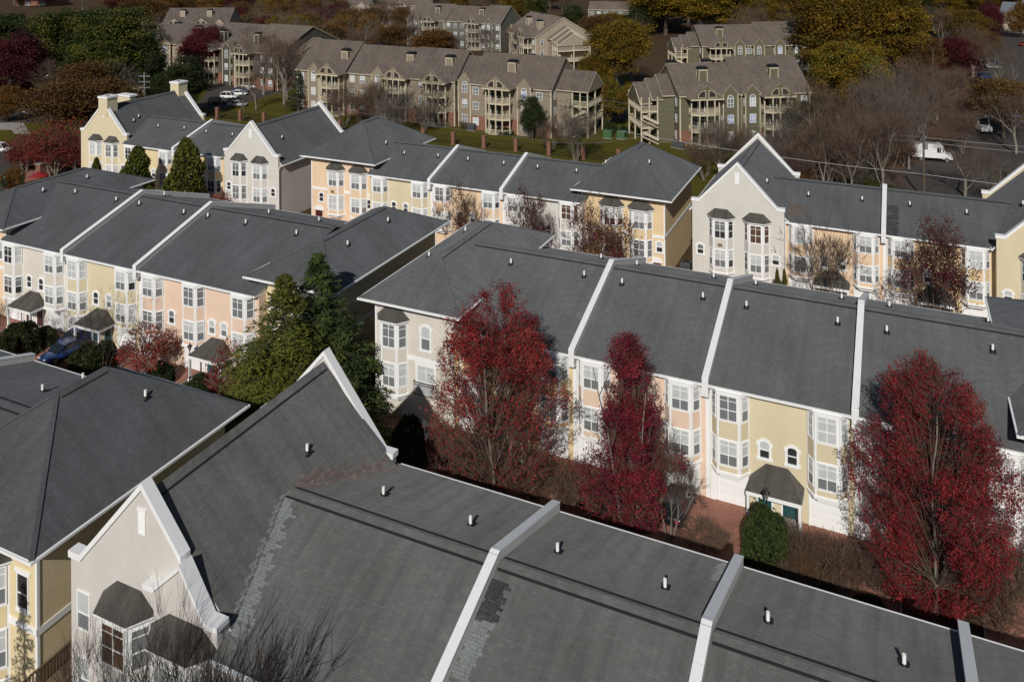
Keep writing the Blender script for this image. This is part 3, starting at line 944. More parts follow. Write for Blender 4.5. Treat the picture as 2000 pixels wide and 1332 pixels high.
# front left: hip house and its neighbour
hip_house("cream yellow hip roofed townhouse at the lower left edge, with a shaded side wall", -52.7, -40.3, 28.5, 44.1, 10.0, 14.1, 6.1, 'stucco_butter', 'shingle_slate', bays=(2.6, 6.6), slim=(9.2,), bayw=(3.0, 1.7), pipes=[(284, 777)], seed=11, belt=True, dark=0.3)
row("townhouse section with dark roof between the lower left hip roof and a parapet", -62.0, -51.65, 28.6, 44.0, 11.0, 'stucco_cream', mat='shingle_slate', front=False, par=(True, False), ext=(0, 2.0), pipes=[(83, 765), (162, 742)])
row("townhouse section at the left edge whose light grey roof corner ends behind the first parapet", -73.0, -62.0, 28.6, 44.0, 11.0, 'stucco_peach', mat='shingle_slate', front=False)

# middle row, right of the cedars
hip_house("greige hip roofed townhouse with juliet balcony, between the cedars and the tall red maple", -43.3, -33.42, 61.2, 82.5, 10.0, 12.42, 5.6, 'stucco_greige', bays=(1.85,), tall=(5.1,), french=(5.1,), pipes=[(909, 453), (838, 502)], seed=21, bayw=(2.9, 1.6), dark=0.05)
row("orange yellow townhouse hidden behind the tall red maple in the middle row", -34.45, -23.7, 61.95, 82.3, 12.02, 'stucco_orange', ext=(3.2, 0), pipes=[(998, 516), (1141, 540), (1036, 482), (1174, 506)], seed=22, dark=0.05)
row("rose townhouse between the first two parapets of the middle row, behind the second red tree", -23.7, -13.25, 61.95, 82.3, 12.02, 'stucco_rose', par=(True, False), pipes=[(1215, 555), (1373, 583), (1244, 519), (1394, 544)], seed=23, dark=0.05)
row("butter cream townhouse with teal doors under a brown porch roof and white garage doors", -13.25, -3.05, 61.95, 82.3, 12.0, 'stucco_cream', par=(True, False), pipes=[(1458, 600), (1636, 632), (1476, 557), (1644, 585)], seed=27, dark=0.12)
row("pale townhouse behind the big dark red tree at the right of the middle row", -3.05, 7.5, 61.95, 82.3, 12.0, 'stucco_light', par=(True, False), ext=(0, 3.0), pipes=[(1732, 649), (1939, 686), (1737, 600), (1930, 630)], seed=25, dark=0.1)
hip_house("hip roofed townhouse cut off by the right edge, right of the dark red tree", 6.5, 17.0, 61.3, 83.4, 10.0, 12.5, 5.6, 'stucco_light', 'shingle_slate', bays=(1.9,), tall=(5.1,), seed=26)

# middle row, left of the cedars
hip_house("hip roofed townhouse at the left edge of the middle row, peach wall beside its neighbour", -101.1, -88.9, 59.8, 80.3, 10.0, 12.3, 5.6, 'stucco_peach', 'shingle_slate', tall=(9.2,), bays=(5.0,), pipes=[(84, 375), (170, 349)], seed=31)
row("pale greige townhouse with maroon doors at the left of the middle row", -89.9, -79.85, 60.2, 80.5, 11.97, 'stucco_greige', mat='shingle_slate', ext=(4.0, 0), door='door_maroon', pipes=[(147, 378), (227, 393), (198, 360), (274, 364)], seed=32, dark=0.15)
row("yellow cream townhouse with the blue car in its driveway, between two parapets", -79.85, -69.3, 60.2, 80.5, 11.97, 'stucco_cream', mat='shingle_slate', par=(True, False), pipes=[(272, 401), (359, 418), (321, 383)], seed=37, dark=0.2)
townhouse("wide rose townhouse with three bay windows left of the cedars", -69.3, -54.1, 60.2, 80.5, 8.6, 11.97, 'stucco_rose', mat='shingle_slate', par=(True, False), ext=(0, 1.6),
    bays=(1.9, 7.3, 13.4), arches=(4.3, 9.5, 11.0), porches=(10.2,), pipes=[(406, 425), (480, 438), (579, 459), (453, 403), (525, 418), (623, 433)], seed=34, dark=0.15)
hip_house("yellow hip roofed townhouse behind the tops of the two cedars", -55.8, -45.7, 60.7, 81.5, 10.0, 12.5, 5.0, 'stucco_butter', 'shingle_slate', bays=(5.2,), tall=(1.6,), pipes=[(679, 480), (758, 434)], seed=35)

# back row
E0, E0r = gable_house("pale yellow gabled townhouse with wide chimneys on both gable tops, back row", -124.3, -113.6, 97.2, 114.0, 10.0, 14.75, 'stucco_cream', mat='shingle_blue', bays=(3.7, 7.4), arches=(9.7,), chimneys=True, pipes=[(271, 230), (261, 238)], seed=41)
row("yellow townhouse behind the small arborvitae, beside the gable with chimneys", -113.6, -102.65, 96.2, 112.4, 11.3, 'stucco_butter', mat='shingle_blue', ext=(3.0, 0), pipes=[(309, 249), (360, 253)], seed=42, ground=False)
row("orange townhouse behind the large arborvitae, left of the greige gable", -102.65, -92.9, 96.4, 112.6, 11.3, 'stucco_orange', mat='shingle_blue', par=(True, False), ext=(0, 3.0), pipes=[(403, 260), (454, 266)], seed=43, ground=False, dark=0.5)
gable_house("light greige gabled townhouse in the back row, with a long shaded grey side wall", -92.9, -82.6, 97.0, 113.6, 9.8, 14.35, 'stucco_light', mat='shingle_blue', bays=(3.0, 6.95), arches=(0.95, 9.35), pipes=[(551, 271)], seed=44, dark=0.3)
hip_house("peach townhouse with steep hip roof and two roofed bays in the back row", -79.0, -66.3, 97.7, 114.3, 10.0, 14.2, 6.3, 'stucco_peach', mat='shingle_blue', bays=(4.3, 8.2), arches=(1.75, 10.0), ground_arch=(1.3,), pipes=[(754, 282)], seed=45, plaque=(0,), dark=0.0)
row("yellow cream townhouse right of the steep peach hip roof in the back row", -67.35, -57.5, 97.5, 113.7, 11.3, 'stucco_cream', mat='shingle_blue', ext=(3.0, 0), pipes=[(790, 302), (856, 307)], seed=46, ground=False, dark=0.05)
row("peach townhouse behind the left bronze crape myrtle, between two parapets", -57.5, -46.8, 97.5, 113.7, 11.3, 'stucco_peach', mat='shingle_blue', par=(True, False), pipes=[(914, 314), (984, 322)], seed=47, ground=False, dark=0.2)
row("pale greige townhouse behind the middle dark red crape myrtle of the back row", -46.8, -36.0, 97.5, 113.7, 11.3, 'stucco_light', mat='shingle_blue', par=(True, False), ext=(0, 2.5), pipes=[(1050, 329), (1126, 337)], seed=48, ground=False, dark=0.2)
hip_house("orange cream townhouse with steep hip roof and tan shaded side wall, before the olive apartments", -37.5, -24.9, 98.2, 114.4, 10.0, 14.2, 6.2, 'stucco_orange', mat='shingle_blue', bays=(3.85, 7.55), arches=(1.1, 9.85), pipes=[(1268, 320), (1183, 320)], seed=49, ground_arch=(9.4,), dark=0.1)
gable_house("light grey gabled townhouse with tall dark glazed bays, right of the tan side wall", -22.8, -12.3, 100.0, 116.2, 10.2, 14.95, "stucco_light", mat='shingle_blue', bays=(3.4, 7.45), arches=(0.95, 9.55), pipes=[(1498, 357)], seed=50, dark=0.6, plaque=(0,))
F1, F1r = row("peach townhouse behind the bare tree, right of the light grey gable", -12.3, -1.95, 100.5, 117.0, 11.4, 'stucco_peach', mat='shingle_blue', ext=(3.0, 0), pipes=[(1579, 383), (1684, 392)], seed=51, dark=0.1)
F2, F2r = row("yellow townhouse behind the sparse wine red tree, with a dark patch on its roof", -1.95, 8.7, 100.5, 117.0, 11.4, 'stucco_orange', mat='shingle_blue', par=(True, False), ext=(0, 3.0), pipes=[(1777, 402), (1888, 418), (1977, 419)], seed=52, dark=0.3)
gable_house("cream yellow gabled townhouse cut off by the right edge of the back row", 8.7, 19.2, 99.6, 116.4, 10.4, 14.95, 'stucco_cream', mat='shingle_blue', bays=(3.6, 7.4), arches=(1.0, 9.5), pipes=[(1998, 401)], seed=53)
pF = 2.8 / 8.25
shingle_patch(F2r, front_rows(F2, -1.70, 100.6, 105.6, 100.5, 8.6, pF, 1.15, 0.10, 9), 'shingle_dark', 8, 0.9)
shingle_patch(F1r, front_rows(F1, -12.2, 101.6, 104.0, 100.5, 8.6, pF, 2.0, 0.9, 10), 'shingle_tan', 9, 0.6)

b = MB(); c0 = aty(248, 196, 106.0) - np.array(E0.location)
b.box(c0[0] - 1.5, c0[0] + 1.5, c0[1] - 0.7, c0[1] + 0.7, 9.0, c0[2] + 0.75, 0); b.box(c0[0] - 1.65, c0[0] + 1.65, c0[1] - 0.85, c0[1] + 0.85, c0[2] + 0.752, c0[2] + 1.05, 1)
b.build('chimney', ['stucco_cream', 'white_trim'], E0r)

# ------------------------------------------------------------------ ground, paving, lawns, streets
def sheet(name, pts, z, mat):
    b = MB(); b.face([(x, y, z) for x, y in pts], 0)
    return struct(name, b, [mat])
sheet('ground', [(-900, -150), (700, -150), (700, 1100), (-900, 1100)], 0.0, 'soil')
def px_sheet(name, px, z, mat):
    return sheet(name, [tuple(atz(u, v, z)[:2]) for u, v in px], z, mat)
sheet('lawn', [(-260, 119), (-15, 119), (-18, 165), (-75, 240), (-260, 240)], 0.004, 'lawn')
sheet('street', [(-110, 46.5), (30, 46.5), (30, 52.0), (-110, 52.0)], 0.004, 'asphalt')
sheet('driveway', [(-102, 52.4), (30, 52.4), (30, 62.6), (-102, 62.6)], 0.008, 'brick_paving')
b = MB(); b.box(-102, 30, 52.02, 52.38, -0.1, 0.13, 0); struct('kerb', b, ['concrete'])
sheet('alley', [(-130, 84.5), (30, 84.5), (30, 98.6), (-130, 98.6)], 0.006, 'brick_paving')
for i, (xa, xb) in enumerate([(-94, -90.2), (-86.6, -82.6), (-76.6, -72.6), (-66, -63.6), (-61, -57.2), (-53, -36.2), (-31.4, -27.4), (-20.4, -16.6), (-9.6, -6.4), (-0.2, 4.2)]):
    sheet('planting_bed', [(xa, 52.4), (xb, 52.4), (xb, 60.2), (xa, 60.2)], 0.012, 'mulch')
    b = MB()
    b.box(xa - 0.12, xa, 52.45, 60.3, 0, 0.16, 0); b.box(xb, xb + 0.12, 52.45, 60.3, 0, 0.16, 0)
    struct('kerb', b, ['concrete'])
px_sheet('leaf_litter', [(1560, 420), (1545, 150), (1620, 110), (2040, 110), (2040, 470)], 0.004, 'leaf_litter')
px_sheet('parking_lot', [(1690, 362), (1830, 300), (1890, 250), (1900, 215), (2060, 205), (2060, 420), (1850, 440), (1700, 440)], 0.008, 'asphalt')
px_sheet('parking_lot', [(1905, 150), (1880, 100), (1890, 62), (2080, 60), (2080, 170)], 0.008, 'asphalt')
px_sheet('parking_lot', [(405, 178), (430, 150), (560, 128), (700, 150), (560, 178), (440, 212), (380, 214)], 0.010, 'asphalt')
px_sheet('road', [(-60, 420), (-60, 262), (10, 268), (20, 330), (12, 360), (20, 420)], 0.006, 'asphalt')
px_sheet('road', [(-60, 240), (-60, 205), (60, 208), (150, 232), (150, 246), (50, 240)], 0.006, 'asphalt')
px_sheet('pavement', [(-60, 262), (-60, 240), (45, 240), (60, 262), (20, 262)], 0.008, 'concrete')
px_sheet('lawn', [(-60, 282), (-60, 254), (22, 254), (32, 266), (10, 282)], 0.010, 'lawn')
px_sheet('leaf_litter', [(-80, 205), (-80, 150), (60, 160), (110, 200), (60, 207)], 0.004, 'leaf_litter')
px_sheet('brick_walk', [(0, 390), (30, 335), (120, 330), (140, 352), (60, 395)], 0.010, 'brick_paving')
px_sheet('road_marking', [(30, 216), (34, 215), (60, 221), (56, 222)], 0.012, 'road_paint')
px_sheet('asphalt_path', [(1140, 225), (1180, 150), (1215, 152), (1230, 235), (1180, 240)], 0.012, 'asphalt')

# ------------------------------------------------------------------ apartment blocks beyond the lawn
def apt_part_meshes(trim, wall):
    key = ('apt', trim, wall)
    if key in CACHE:
        return CACHE[key]
    plan = [(-2.4, 0), (-2.4, -1.5), (-1.3, -2.4), (1.3, -2.4), (2.4, -1.5), (2.4, 0)]
    b = MB()
    b.prism([(x * 1.02, y * 1.02 if y else -0.003, -0.32) for x, y in plan[::-1]], (0, 0, 0.36), 0)
    for k in range(5):
        p, q = np.array(plan[k]), np.array(plan[k + 1])
        L = np.linalg.norm(q - p); u = (q - p) / L
        b.beam((*(p + u * 0.02), 1.0), (*(q - u * 0.02), 1.0), 0.09, 0.08); b.beam((*(p + u * 0.02), 0.2), (*(q - u * 0.02), 0.2), 0.06, 0.07)
        n = max(2, int(L / 0.17))
        for i in range(n):
            c = p + u * (i + 0.5) * L / n
            b.box(c[0] - 0.022, c[0] + 0.022, c[1] - 0.022, c[1] + 0.022, 0.16, 1.0)
        if k == 2:
            b.box(-0.05, 0.05, -2.45, -2.35, 0.04, 1.1)
    balc = b.mesh('balcony', [trim])
    d = MB()
    d.box(-2.0, 0.3, -0.06, -0.003, 0.05, 2.35, 1); d.box(-2.1, -2.0, -0.09, -0.003, 0.05, 2.45, 0); d.box(0.3, 0.4, -0.09, -0.003, 0.05, 2.45, 0)  # door made wide and dark, its glass also painting the balcony's inner shade
    d.box(-2.0, 0.3, -0.09, -0.003, 2.35, 2.45, 0); d.box(-0.87, -0.81, -0.09, -0.06, 0.05, 2.35, 0)
    door = d.mesh('balcony_door', ['white_trim', 'glass_dark'])
    p = MB()
    for x, y in plan[1:5] + [(0, -2.4)]:
        p.box(x - 0.10, x + 0.10, y - 0.10 + 0.05, y + 0.10 + 0.05, 0, 9.5)
    posts = p.mesh('balcony_posts', [trim])
    g = MB()
    g.prism([(-2.75, -2.45, 9.5), (2.75, -2.45, 9.5), (2.75, -2.45, 9.75), (0, -2.45, 12.2), (-2.75, -2.45, 9.75)], (0, 0.16, 0), 1)
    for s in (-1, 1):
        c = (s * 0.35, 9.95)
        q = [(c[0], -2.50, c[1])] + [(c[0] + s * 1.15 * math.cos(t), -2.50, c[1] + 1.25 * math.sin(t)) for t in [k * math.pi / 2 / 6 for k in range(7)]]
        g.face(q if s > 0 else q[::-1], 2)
        q2 = [(c[0] - s * 0.1, -2.47, c[1] - 0.1)] + [(c[0] - s * 0.1 + s * 1.38 * math.cos(t), -2.47, c[1] - 0.1 + 1.48 * math.sin(t)) for t in [k * math.pi / 2 / 6 for k in range(7)]]
        g.prism(q2, (0, -0.02, 0), 0)
    g.box(-2.8, 2.8, -2.52, -2.28, 9.35, 9.62, 0)
    for s in (-1, 1):
        g.beam((s * 2.95, -2.55, 9.62), (0, -2.55, 12.28), 0.14, 0.2, 0)
        g.prism([(s * 2.4, -2.30, 9.5), (s * 2.4, 0.0, 9.5), (s * 2.4, 0.0, 10.0), (s * 2.4, -2.30, 10.0)], (s * -0.12, 0, 0), 1)
    gable = g.mesh('gable', [trim, wall, 'recess_shade'])
    r = MB()
    for s in (-1, 1):
        q = [(0, -2.7, 12.40), (0, 4.2, 12.40), (s * 3.1, 0.6, 9.66), (s * 3.1, -2.7, 9.66)]
        r.prism(q, (0, 0, -0.14), 0)
    groof = r.mesh('gable_roof', ['shingle_taupe'])
    c = MB()
    c.box(-0.85, 0.85, -0.65, 0.65, 10.8, 14.0, 0); c.box(-0.95, 0.95, -0.75, 0.75, 13.75, 14.0 + 0.02, 1)
    for sx in (-0.86, 0.86):
        for sy in (-0.66, 0.66):
            c.box(sx - 0.07, sx + 0.07, sy - 0.07, sy + 0.07, 10.8, 13.74, 1)
    chim = c.mesh('chimney', [wall, trim])
    k = MB(); k.prism([(-1.0, -0.8, 14.03), (1.0, -0.8, 14.03), (1.0, 0.8, 14.03), (-1.0, 0.8, 14.03)], (0, 0, 0.35), 0)
    k.prism([(-0.8, -0.6, 14.38), (0.8, -0.6, 14.38), (0.8, 0.6, 14.38), (-0.8, 0.6, 14.38)], (0, 0, 0.2), 0)
    cap = k.mesh('chimney_cap', ['black_metal'])
    w = MB()
    w.prism([(-1.5, -0.9, 10.0), (1.5, -0.9, 10.0), (1.5, -0.9, 10.15), (0, -0.9, 11.75), (-1.5, -0.9, 10.15)], (0, 3.0, 0), 0)
    w.box(-1.5, 1.5, -0.9, 0.3, 0, 10.0, 0)
    for s in (-1, 1):
        w.box(s * 1.5 - 0.1, s * 1.5 + 0.1, -1.0, -0.8, 0, 10.0, 1)
        w.beam((s * 1.85, -0.98, 9.9), (0, -0.98, 11.85), 0.16, 0.2, 1)
        w.prism([(0, -1.15, 11.98), (0, 2.6, 11.98), (s * 1.95, 0.2, 9.95), (s * 1.95, -1.15, 9.95)], (0, 0, -0.12), 2)
    dorm = w.mesh('bay_window', [wall, trim, 'shingle_taupe'])
    a = MB(); a.prism([(0.62 * math.cos(math.pi * k / 8), -0.93, 9.3 + 0.62 * math.sin(math.pi * k / 8)) for k in range(9)], (0, -0.03, 0), 0)
    a.face([(0.5 * math.cos(math.pi * k / 8), -0.965, 9.34 + 0.5 * math.sin(math.pi * k / 8)) for k in range(9)], 1)
    arch = a.mesh('arched_light', ['white_trim', 'glass_mid'])
    CACHE[key] = (balc, door, posts, gable, groof, chim, cap, dorm, arch)
    return CACHE[key]

def apartments(label, A, u, L, D, wall, trim, balc, dorm, sections, brick=True, tower=None, steps=3, extra_chim=(), zr=15.6, detail=True, seed=1):
    """A: front left corner seen from the front; u: unit direction along the front"""
    rng = random.Random(seed)
    rz = math.atan2(u[1], u[0])
    h = thing('apartment_building', label, 'apartment block', (A[0], A[1], 0), rz)
    for (x0, x1, yo, zz) in sections:
        ym = D / 2
        b = MB()
        b.prism([(x0, yo, -0.5), (x0, yo, 10.0), (x0, ym, zz - 0.12), (x0, D, 10.0), (x0, D, -0.5)], (x1 - x0, 0, 0), 0)
        for xx in (x0, x1):
            b.box(xx - 0.13, xx + 0.13, yo - 0.13, yo + 0.13, 0, 9.8, 1)
        wl = b.build('wall', [wall, trim], h)
        if brick:
            q = MB(); q.box(x0 - 0.06, x1 + 0.06, yo - 0.06, D + 0.06, -0.5, 3.0, 0); q.build('brick_base', ['brick_red'], wl)
        r = MB(); sl = (zz - 10.0) / (ym - yo); ov = 0.5
        e0, e1 = x0 - 0.35, x1 + 0.35
        r.prism([(e0, yo - ov, 10.0 - ov * sl), (e1, yo - ov, 10.0 - ov * sl), (e1, ym, zz), (e0, ym, zz)], (0, 0, 0.2), 1, 0)
        r.prism([(e1, D + ov, 10.0 - ov * sl), (e0, D + ov, 10.0 - ov * sl), (e0, ym, zz), (e1, ym, zz)], (0, 0, 0.2), 1, 0)
        r.build('roof', ['shingle_taupe', trim], h)
        for xx in np.arange(x0 + 1.3, x1 - 1.0, 3.0):
            if any(abs(xx - c) < 3.6 for c in balc) or any(abs(xx - c) < 2.5 for c in dorm):
                continue
            for z in (1.0, 4.3, 7.5):
                link('window', window_mesh(1.45, 1.65, 2, rng.choice(['blind', 'pale', 'mid', 'dim']), False), h, (xx, yo - (0.066 if z < 3 else 0.003), z))
    P = apt_part_meshes(trim, wall)
    xl, xr = sections[0][0], sections[-1][1]
    if detail:
        for (xe, rr) in ((xl, -math.pi / 2), (xr, math.pi / 2)):
            for yy in (2.2, 5.6, 9.4, 12.6):
                if yy > D - 1 or (tower and ((tower < 0) == (xe == xl)) and 3 < yy < D - 2):
                    continue
                for z in (1.0, 4.3, 7.5):
                    link('window', window_mesh(0.95, 1.65, 1, rng.choice(['blind', 'mid', 'dim']), False), h, (xe + (-1 if xe == xl else 1) * (0.066 if z < 3 else 0.003), yy, z), rr)
    def yoff(x):
        for s in sections:
            if s[0] <= x <= s[1]:
                return s[2], s[3]
        return 0.0, zr
    for c in balc:
        yo, zz = yoff(c)
        for z in (0.05, 3.35, 6.6):
            bl = link('balcony', P[0], h, (c, yo, z))
            link('balcony_door', P[1], h, (c, yo - 0.066 if z < 1 else yo, z))
            
        link('balcony_posts', P[2], h, (c, yo, 0))
        link('gable', P[3], h, (c, yo, 0))
        link('gable_roof', P[4], h, (c, yo, 0))
        for o_ in h.children:
            if o_.name.split('.')[0] in ('balcony', 'balcony_door', 'balcony_posts', 'gable', 'gable_roof') and abs(o_.location.x - c) < 0.01:
                o_.scale = (1.18, 1.05, 1.0)
        ch = link('chimney', P[5], h, (c + 1.2, yo + 3.4, 0.45)); link('cap', P[6], ch)
    for c in extra_chim:
        ch = link('chimney', P[5], h, (c, D * 0.62, 1.0)); link('cap', P[6], ch)
    for c in dorm:
        yo, zz = yoff(c)
        d = link('bay_window', P[7], h, (c, yo, 0))
        link('arched_light', P[8], d)
        for z in (1.0, 4.3, 7.5):
            link('window', window_mesh(1.3, 1.75, 2, rng.choice(['blind', 'pale', 'mid', 'blue']), False), d, (0, -0.903, z))
            link('window', window_mesh(0.55, 1.6, 1, 'blind', False), d, (1.503, -0.45, z), math.pi / 2)
            link('window', window_mesh(0.55, 1.6, 1, 'blind', False), d, (-1.503, -0.45, z), -math.pi / 2)
    if tower:
        s = tower; xe = xl if s < 0 else xr
        y0, y1 = D * 0.22, D * 0.80; ymid = (y0 + y1) / 2; hw = (y1 - y0) / 2
        t = MB()
        for i, (w0, w1) in enumerate(((0, 2.4), (2.4, 4.6), (4.6, 7.0)) if steps == 3 else ((0, 7.0),)):
            sh = i * 0.75; a, c = sorted((xe + s * w0, xe + s * (w1 + 0.15)))
            for q in (-1, 1):
                yy = ymid + q * (hw + 0.5 - sh * 0.25)
                t.prism([(a, yy, 9.3 - sh), (c, yy, 9.3 - sh), (c, ymid, 12.9 - sh), (a, ymid, 12.9 - sh)], (0, 0, 0.18), 1, 0)
            xx = xe + s * (w1 - 0.05)
            t.prism([(xx, ymid - hw, 9.25 - sh), (xx, ymid + hw, 9.25 - sh), (xx, ymid, 12.6 - sh)], (s * 0.1, 0, 0), 2)
            for q in (-1, 1):
                t.beam((xx + s * 0.16, ymid + q * (hw + 0.4), 9.3 - sh), (xx + s * 0.16, ymid, 12.85 - sh), 0.12, 0.24, 1)
        t.build('porch_roof', ['shingle_taupe', trim, wall], h)
        st = MB()
        a, c = sorted((xe + s * 0.003, xe + s * 3.4))
        st.box(a, c, y0 + 0.05, y1 - 0.05, 0, 9.2, 2)
        for z in (3.2, 6.4):
            a, c = sorted((xe + s * 3.42, xe + s * 6.9))
            st.box(a, c, y0, y1, z - 0.3, z, 1)
            for yy in (y0, y1):
                st.box(a, c, yy - 0.05, yy + 0.05, z + 0.95, z + 1.05, 1)
                for k in range(18):
                    xx = a + (c - a) * k / 17
                    st.box(xx - 0.035, xx + 0.035, yy - 0.03, yy + 0.03, z, z + 0.95, 1)
            xx = xe + s * 6.86
            st.box(min(xx, xx + s * 0.1), max(xx, xx + s * 0.1), y0, y1, z + 0.95, z + 1.05, 1)
            for k in range(int((y1 - y0) / 0.2)):
                st.box(xx - 0.03, xx + 0.03, y0 + k * 0.2, y0 + k * 0.2 + 0.07, z, z + 0.95, 1)
        for z in (0.0, 3.2):
            for k in range(9):
                xx = xe + s * (3.6 + k * 0.36)
                st.box(min(xx, xx + s * 0.36), max(xx, xx + s * 0.36), y0 - 0.9, y0 + 0.2, z + k * 0.18, z + k * 0.18 + 0.14, 1)
                xx2 = xe + s * (6.8 - k * 0.36)
                st.box(min(xx2, xx2 - s * 0.36), max(xx2, xx2 - s * 0.36), y0 + 0.25, y0 + 1.3, z + 1.6 + k * 0.18, z + 1.6 + k * 0.18 + 0.14, 1)
            st.beam((xe + s * 3.6, y0 - 0.95, z + 0.9), (xe + s * 6.8, y0 - 0.95, z + 2.5), 0.08, 0.5, 1)
        for xx in (3.5, 5.2, 6.85):
            for yy in (y0, ymid, y1):
                st.box(xe + s * xx - 0.13, xe + s * xx + 0.13, yy - 0.13, yy + 0.13, 0, 9.2, 1)
        st.build('stair_porch', ['shingle_taupe', trim, wall], h)
    return h

def unit(a, b):
    d = np.array(b[:2]) - np.array(a[:2]); L = np.linalg.norm(d)
    return d / L, L
zE = 10.0
A_ = np.array([-131.8, 161.9]); B_ = np.array([-65.3, 159.6])
u1, L1 = unit(A_, B_)
apartments("long tan apartment block with five stacked balcony bays on the lawn behind the back row", A_, u1, L1, 14.5, 'siding_tan', 'cream_trim',
    (10.8, 28.3, 39.0, 55.0), (5.6, 22.9, 45.4, 60.8), [(0, 13.8, 0, 16.1), (13.8, 30.4, 1.5, 15.5), (30.4, 43.2, 0.9, 15.7), (43.2, 47.6, 2.4, 14.5), (47.6, L1, 0.2, 15.5)], tower=1, steps=1, extra_chim=(18.0, 33.0, 41.5, 58.0), seed=4)
P0 = atz(1328, 187, zE)
apartments("olive apartment block with cream stair porch at its left end, nearest on the right", P0, np.array([math.cos(math.radians(33)), math.sin(math.radians(33))]), 27, 15, 'siding_olive', 'cream_trim',
    (4.6, 19.6), (10.0, 14.6), [(0, 12.6, 0, 14.9), (12.6, 27, 0.0, 16.0)], tower=-1, extra_chim=(1.5, 9.0), seed=5)
P0 = atz(1372, 90, zE)
apartments("grey olive apartment block behind the olive one, dark bare trees across its right half", P0, np.array([math.cos(math.radians(28)), math.sin(math.radians(28))]), 36, 15, 'siding_olive', 'cream_trim',
    (4.6, 31.0), (10.5, 16.0, 22.0), [(0, 17, 0, 14.9), (17, 36, 0.0, 15.6)], tower=-1, extra_chim=(2.0, 26), seed=6, brick=False)
def gable_end(label, a, b, L, wall, trim, balc, dorm, sections, **k):
    """right end of the block faces the camera: a, b are the left and right eave corners of that end"""
    ud, D = unit(a, b)                              # local +y
    u = np.array([ud[1], -ud[0]])                   # local +x, towards the camera
    A0_ = np.array(a[:2]) - u * L
    return apartments(label, A0_, u, L, D, wall, trim, balc, dorm, sections, **k)
gable_end("pale cream apartment block with its wide gable end and stepped porch roofs towards the camera", atz(1046, 74, zE), atz(1154, 68, zE), 26, 'siding_sand', 'cream_pale', (8.0, 20.5), (14.5,),
          [(0, 14, 1.5, 15.4), (14, 26, 0, 15.6)], tower=1, extra_chim=(4, 18), seed=7, brick=False)
gable_end("dark taupe apartment block seen along its stepped gable roofs, behind bare purple trees", atz(542, 106, zE), atz(672, 84, zE), 34, 'siding_moss', 'cream_trim', (7.0, 22.0), (14,),
          [(0, 18, 1.0, 15.6), (18, 34, 0, 16.0)], tower=1, extra_chim=(6, 16, 27), seed=8)
a5, b5 = atz(796, 37, zE), atz(977, 47, zE); u5, L5 = unit(a5, b5)
apartments("sage apartment block behind the amber tree, upper centre", a5, u5, L5, 15, 'siding_sage', 'cream_pale', (11.0, 30.0), (4.5, 37.0), [(0, 17, 0, 15.4), (17, 33, 1.0, 15.0), (33, L5, 0, 15.6)], extra_chim=(20, 26), seed=9, brick=False, detail=False)
a6 = atz(292, 86, zE)
apartments("sand coloured apartment block beside the crimson tree, upper left", a6, np.array([math.cos(0.42), math.sin(0.42)]), 17, 14, 'siding_sand', 'cream_trim', (12.5,), (5.0,), [(0, 17, 0, 15.0)], extra_chim=(5,), seed=10, brick=False, detail=False)
a7 = atz(318, 47, zE)
apartments("sand coloured apartment block with two small gables, half hidden behind another roof, upper left", a7, np.array([math.cos(0.42), math.sin(0.42)]), 24, 14, 'siding_sand', 'cream_trim', (5.0, 15.0), (21.0,), [(0, 24, 0, 15.0)], extra_chim=(), seed=12, brick=False, detail=False)
a8 = atz(655, 20, 8)
apartments("far apartment roof with a small cream gable at the top edge of the picture", a8, np.array([math.cos(0.42), math.sin(0.42)]), 44, 14, 'siding_sand', 'cream_pale', (30.0,), (12.0,), [(0, 44, 0, 14.6)], seed=13, brick=False, detail=False)
a9 = atz(1150, 24, 9)
apartments("far grey roofed apartment block behind the golden trees, top right of centre", a9, np.array([math.cos(0.2), math.sin(0.2)]), 18, 12, 'siding_sage', 'cream_pale', (), (), [(0, 18, 0, 12.8)], seed=14, brick=False, detail=False)
a10 = atz(1510, 22, 9)
apartments("far taupe roofed apartment block between bare trees and golden trees, top right", a10, np.array([math.cos(0.5), math.sin(0.5)]), 34, 14, 'siding_sage', 'cream_pale', (6.0, 24.0), (14.0,), [(0, 34, 0, 14.6)], seed=15, brick=False, detail=False)

# warehouse far right and far left
def warehouse(label, p, u, L, D, H, wallm, roofm):
    h = thing('warehouse', label, 'warehouse', (p[0], p[1], 0), math.atan2(u[1], u[0]))
    b = MB(); b.box(0, L, 0, D, -0.3, H, 0); w = b.build('wall', [wallm], h)
    r = MB(); r.prism([(-0.4, -0.4, H + 0.002), (-0.4, D / 2, H + D * 0.14), (-0.4, D + 0.4, H + 0.002)], (L + 0.8, 0, 0), 0)
    for k in range(int(L / 1.2)):
        x = k * 1.2
        r.beam((x, -0.4, H + 0.06), (x, D / 2, H + D * 0.14 + 0.06), 0.08, 0.08, 0)
    r.build('roof', [roofm], h)
    for k in range(2):
        d = MB(); d.box(L * (0.25 + 0.4 * k), L * (0.25 + 0.4 * k) + 3.5, -0.06, -0.002, 0, 3.6)
        d.build('loading_door', ['steel'], h)
    return h
warehouse("white warehouse with pale metal roof at the right edge, near the top", atz(1953, 63, 0), np.array([0.98, -0.2]), 16, 26, 8.0, 'cream_pale', 'steel')
warehouse("second white warehouse bay, taller and right of the first at the top right", atz(1976, 64, 0) + np.array([5, 14, 0]), np.array([0.98, -0.2]), 30, 24, 9.5, 'cream_pale', 'steel')
warehouse("long red brick building with pale roof at the top left corner", atz(30, 12, 0), np.array([0.95, 0.3]), 26, 14, 5.5, 'brick_red', 'steel')

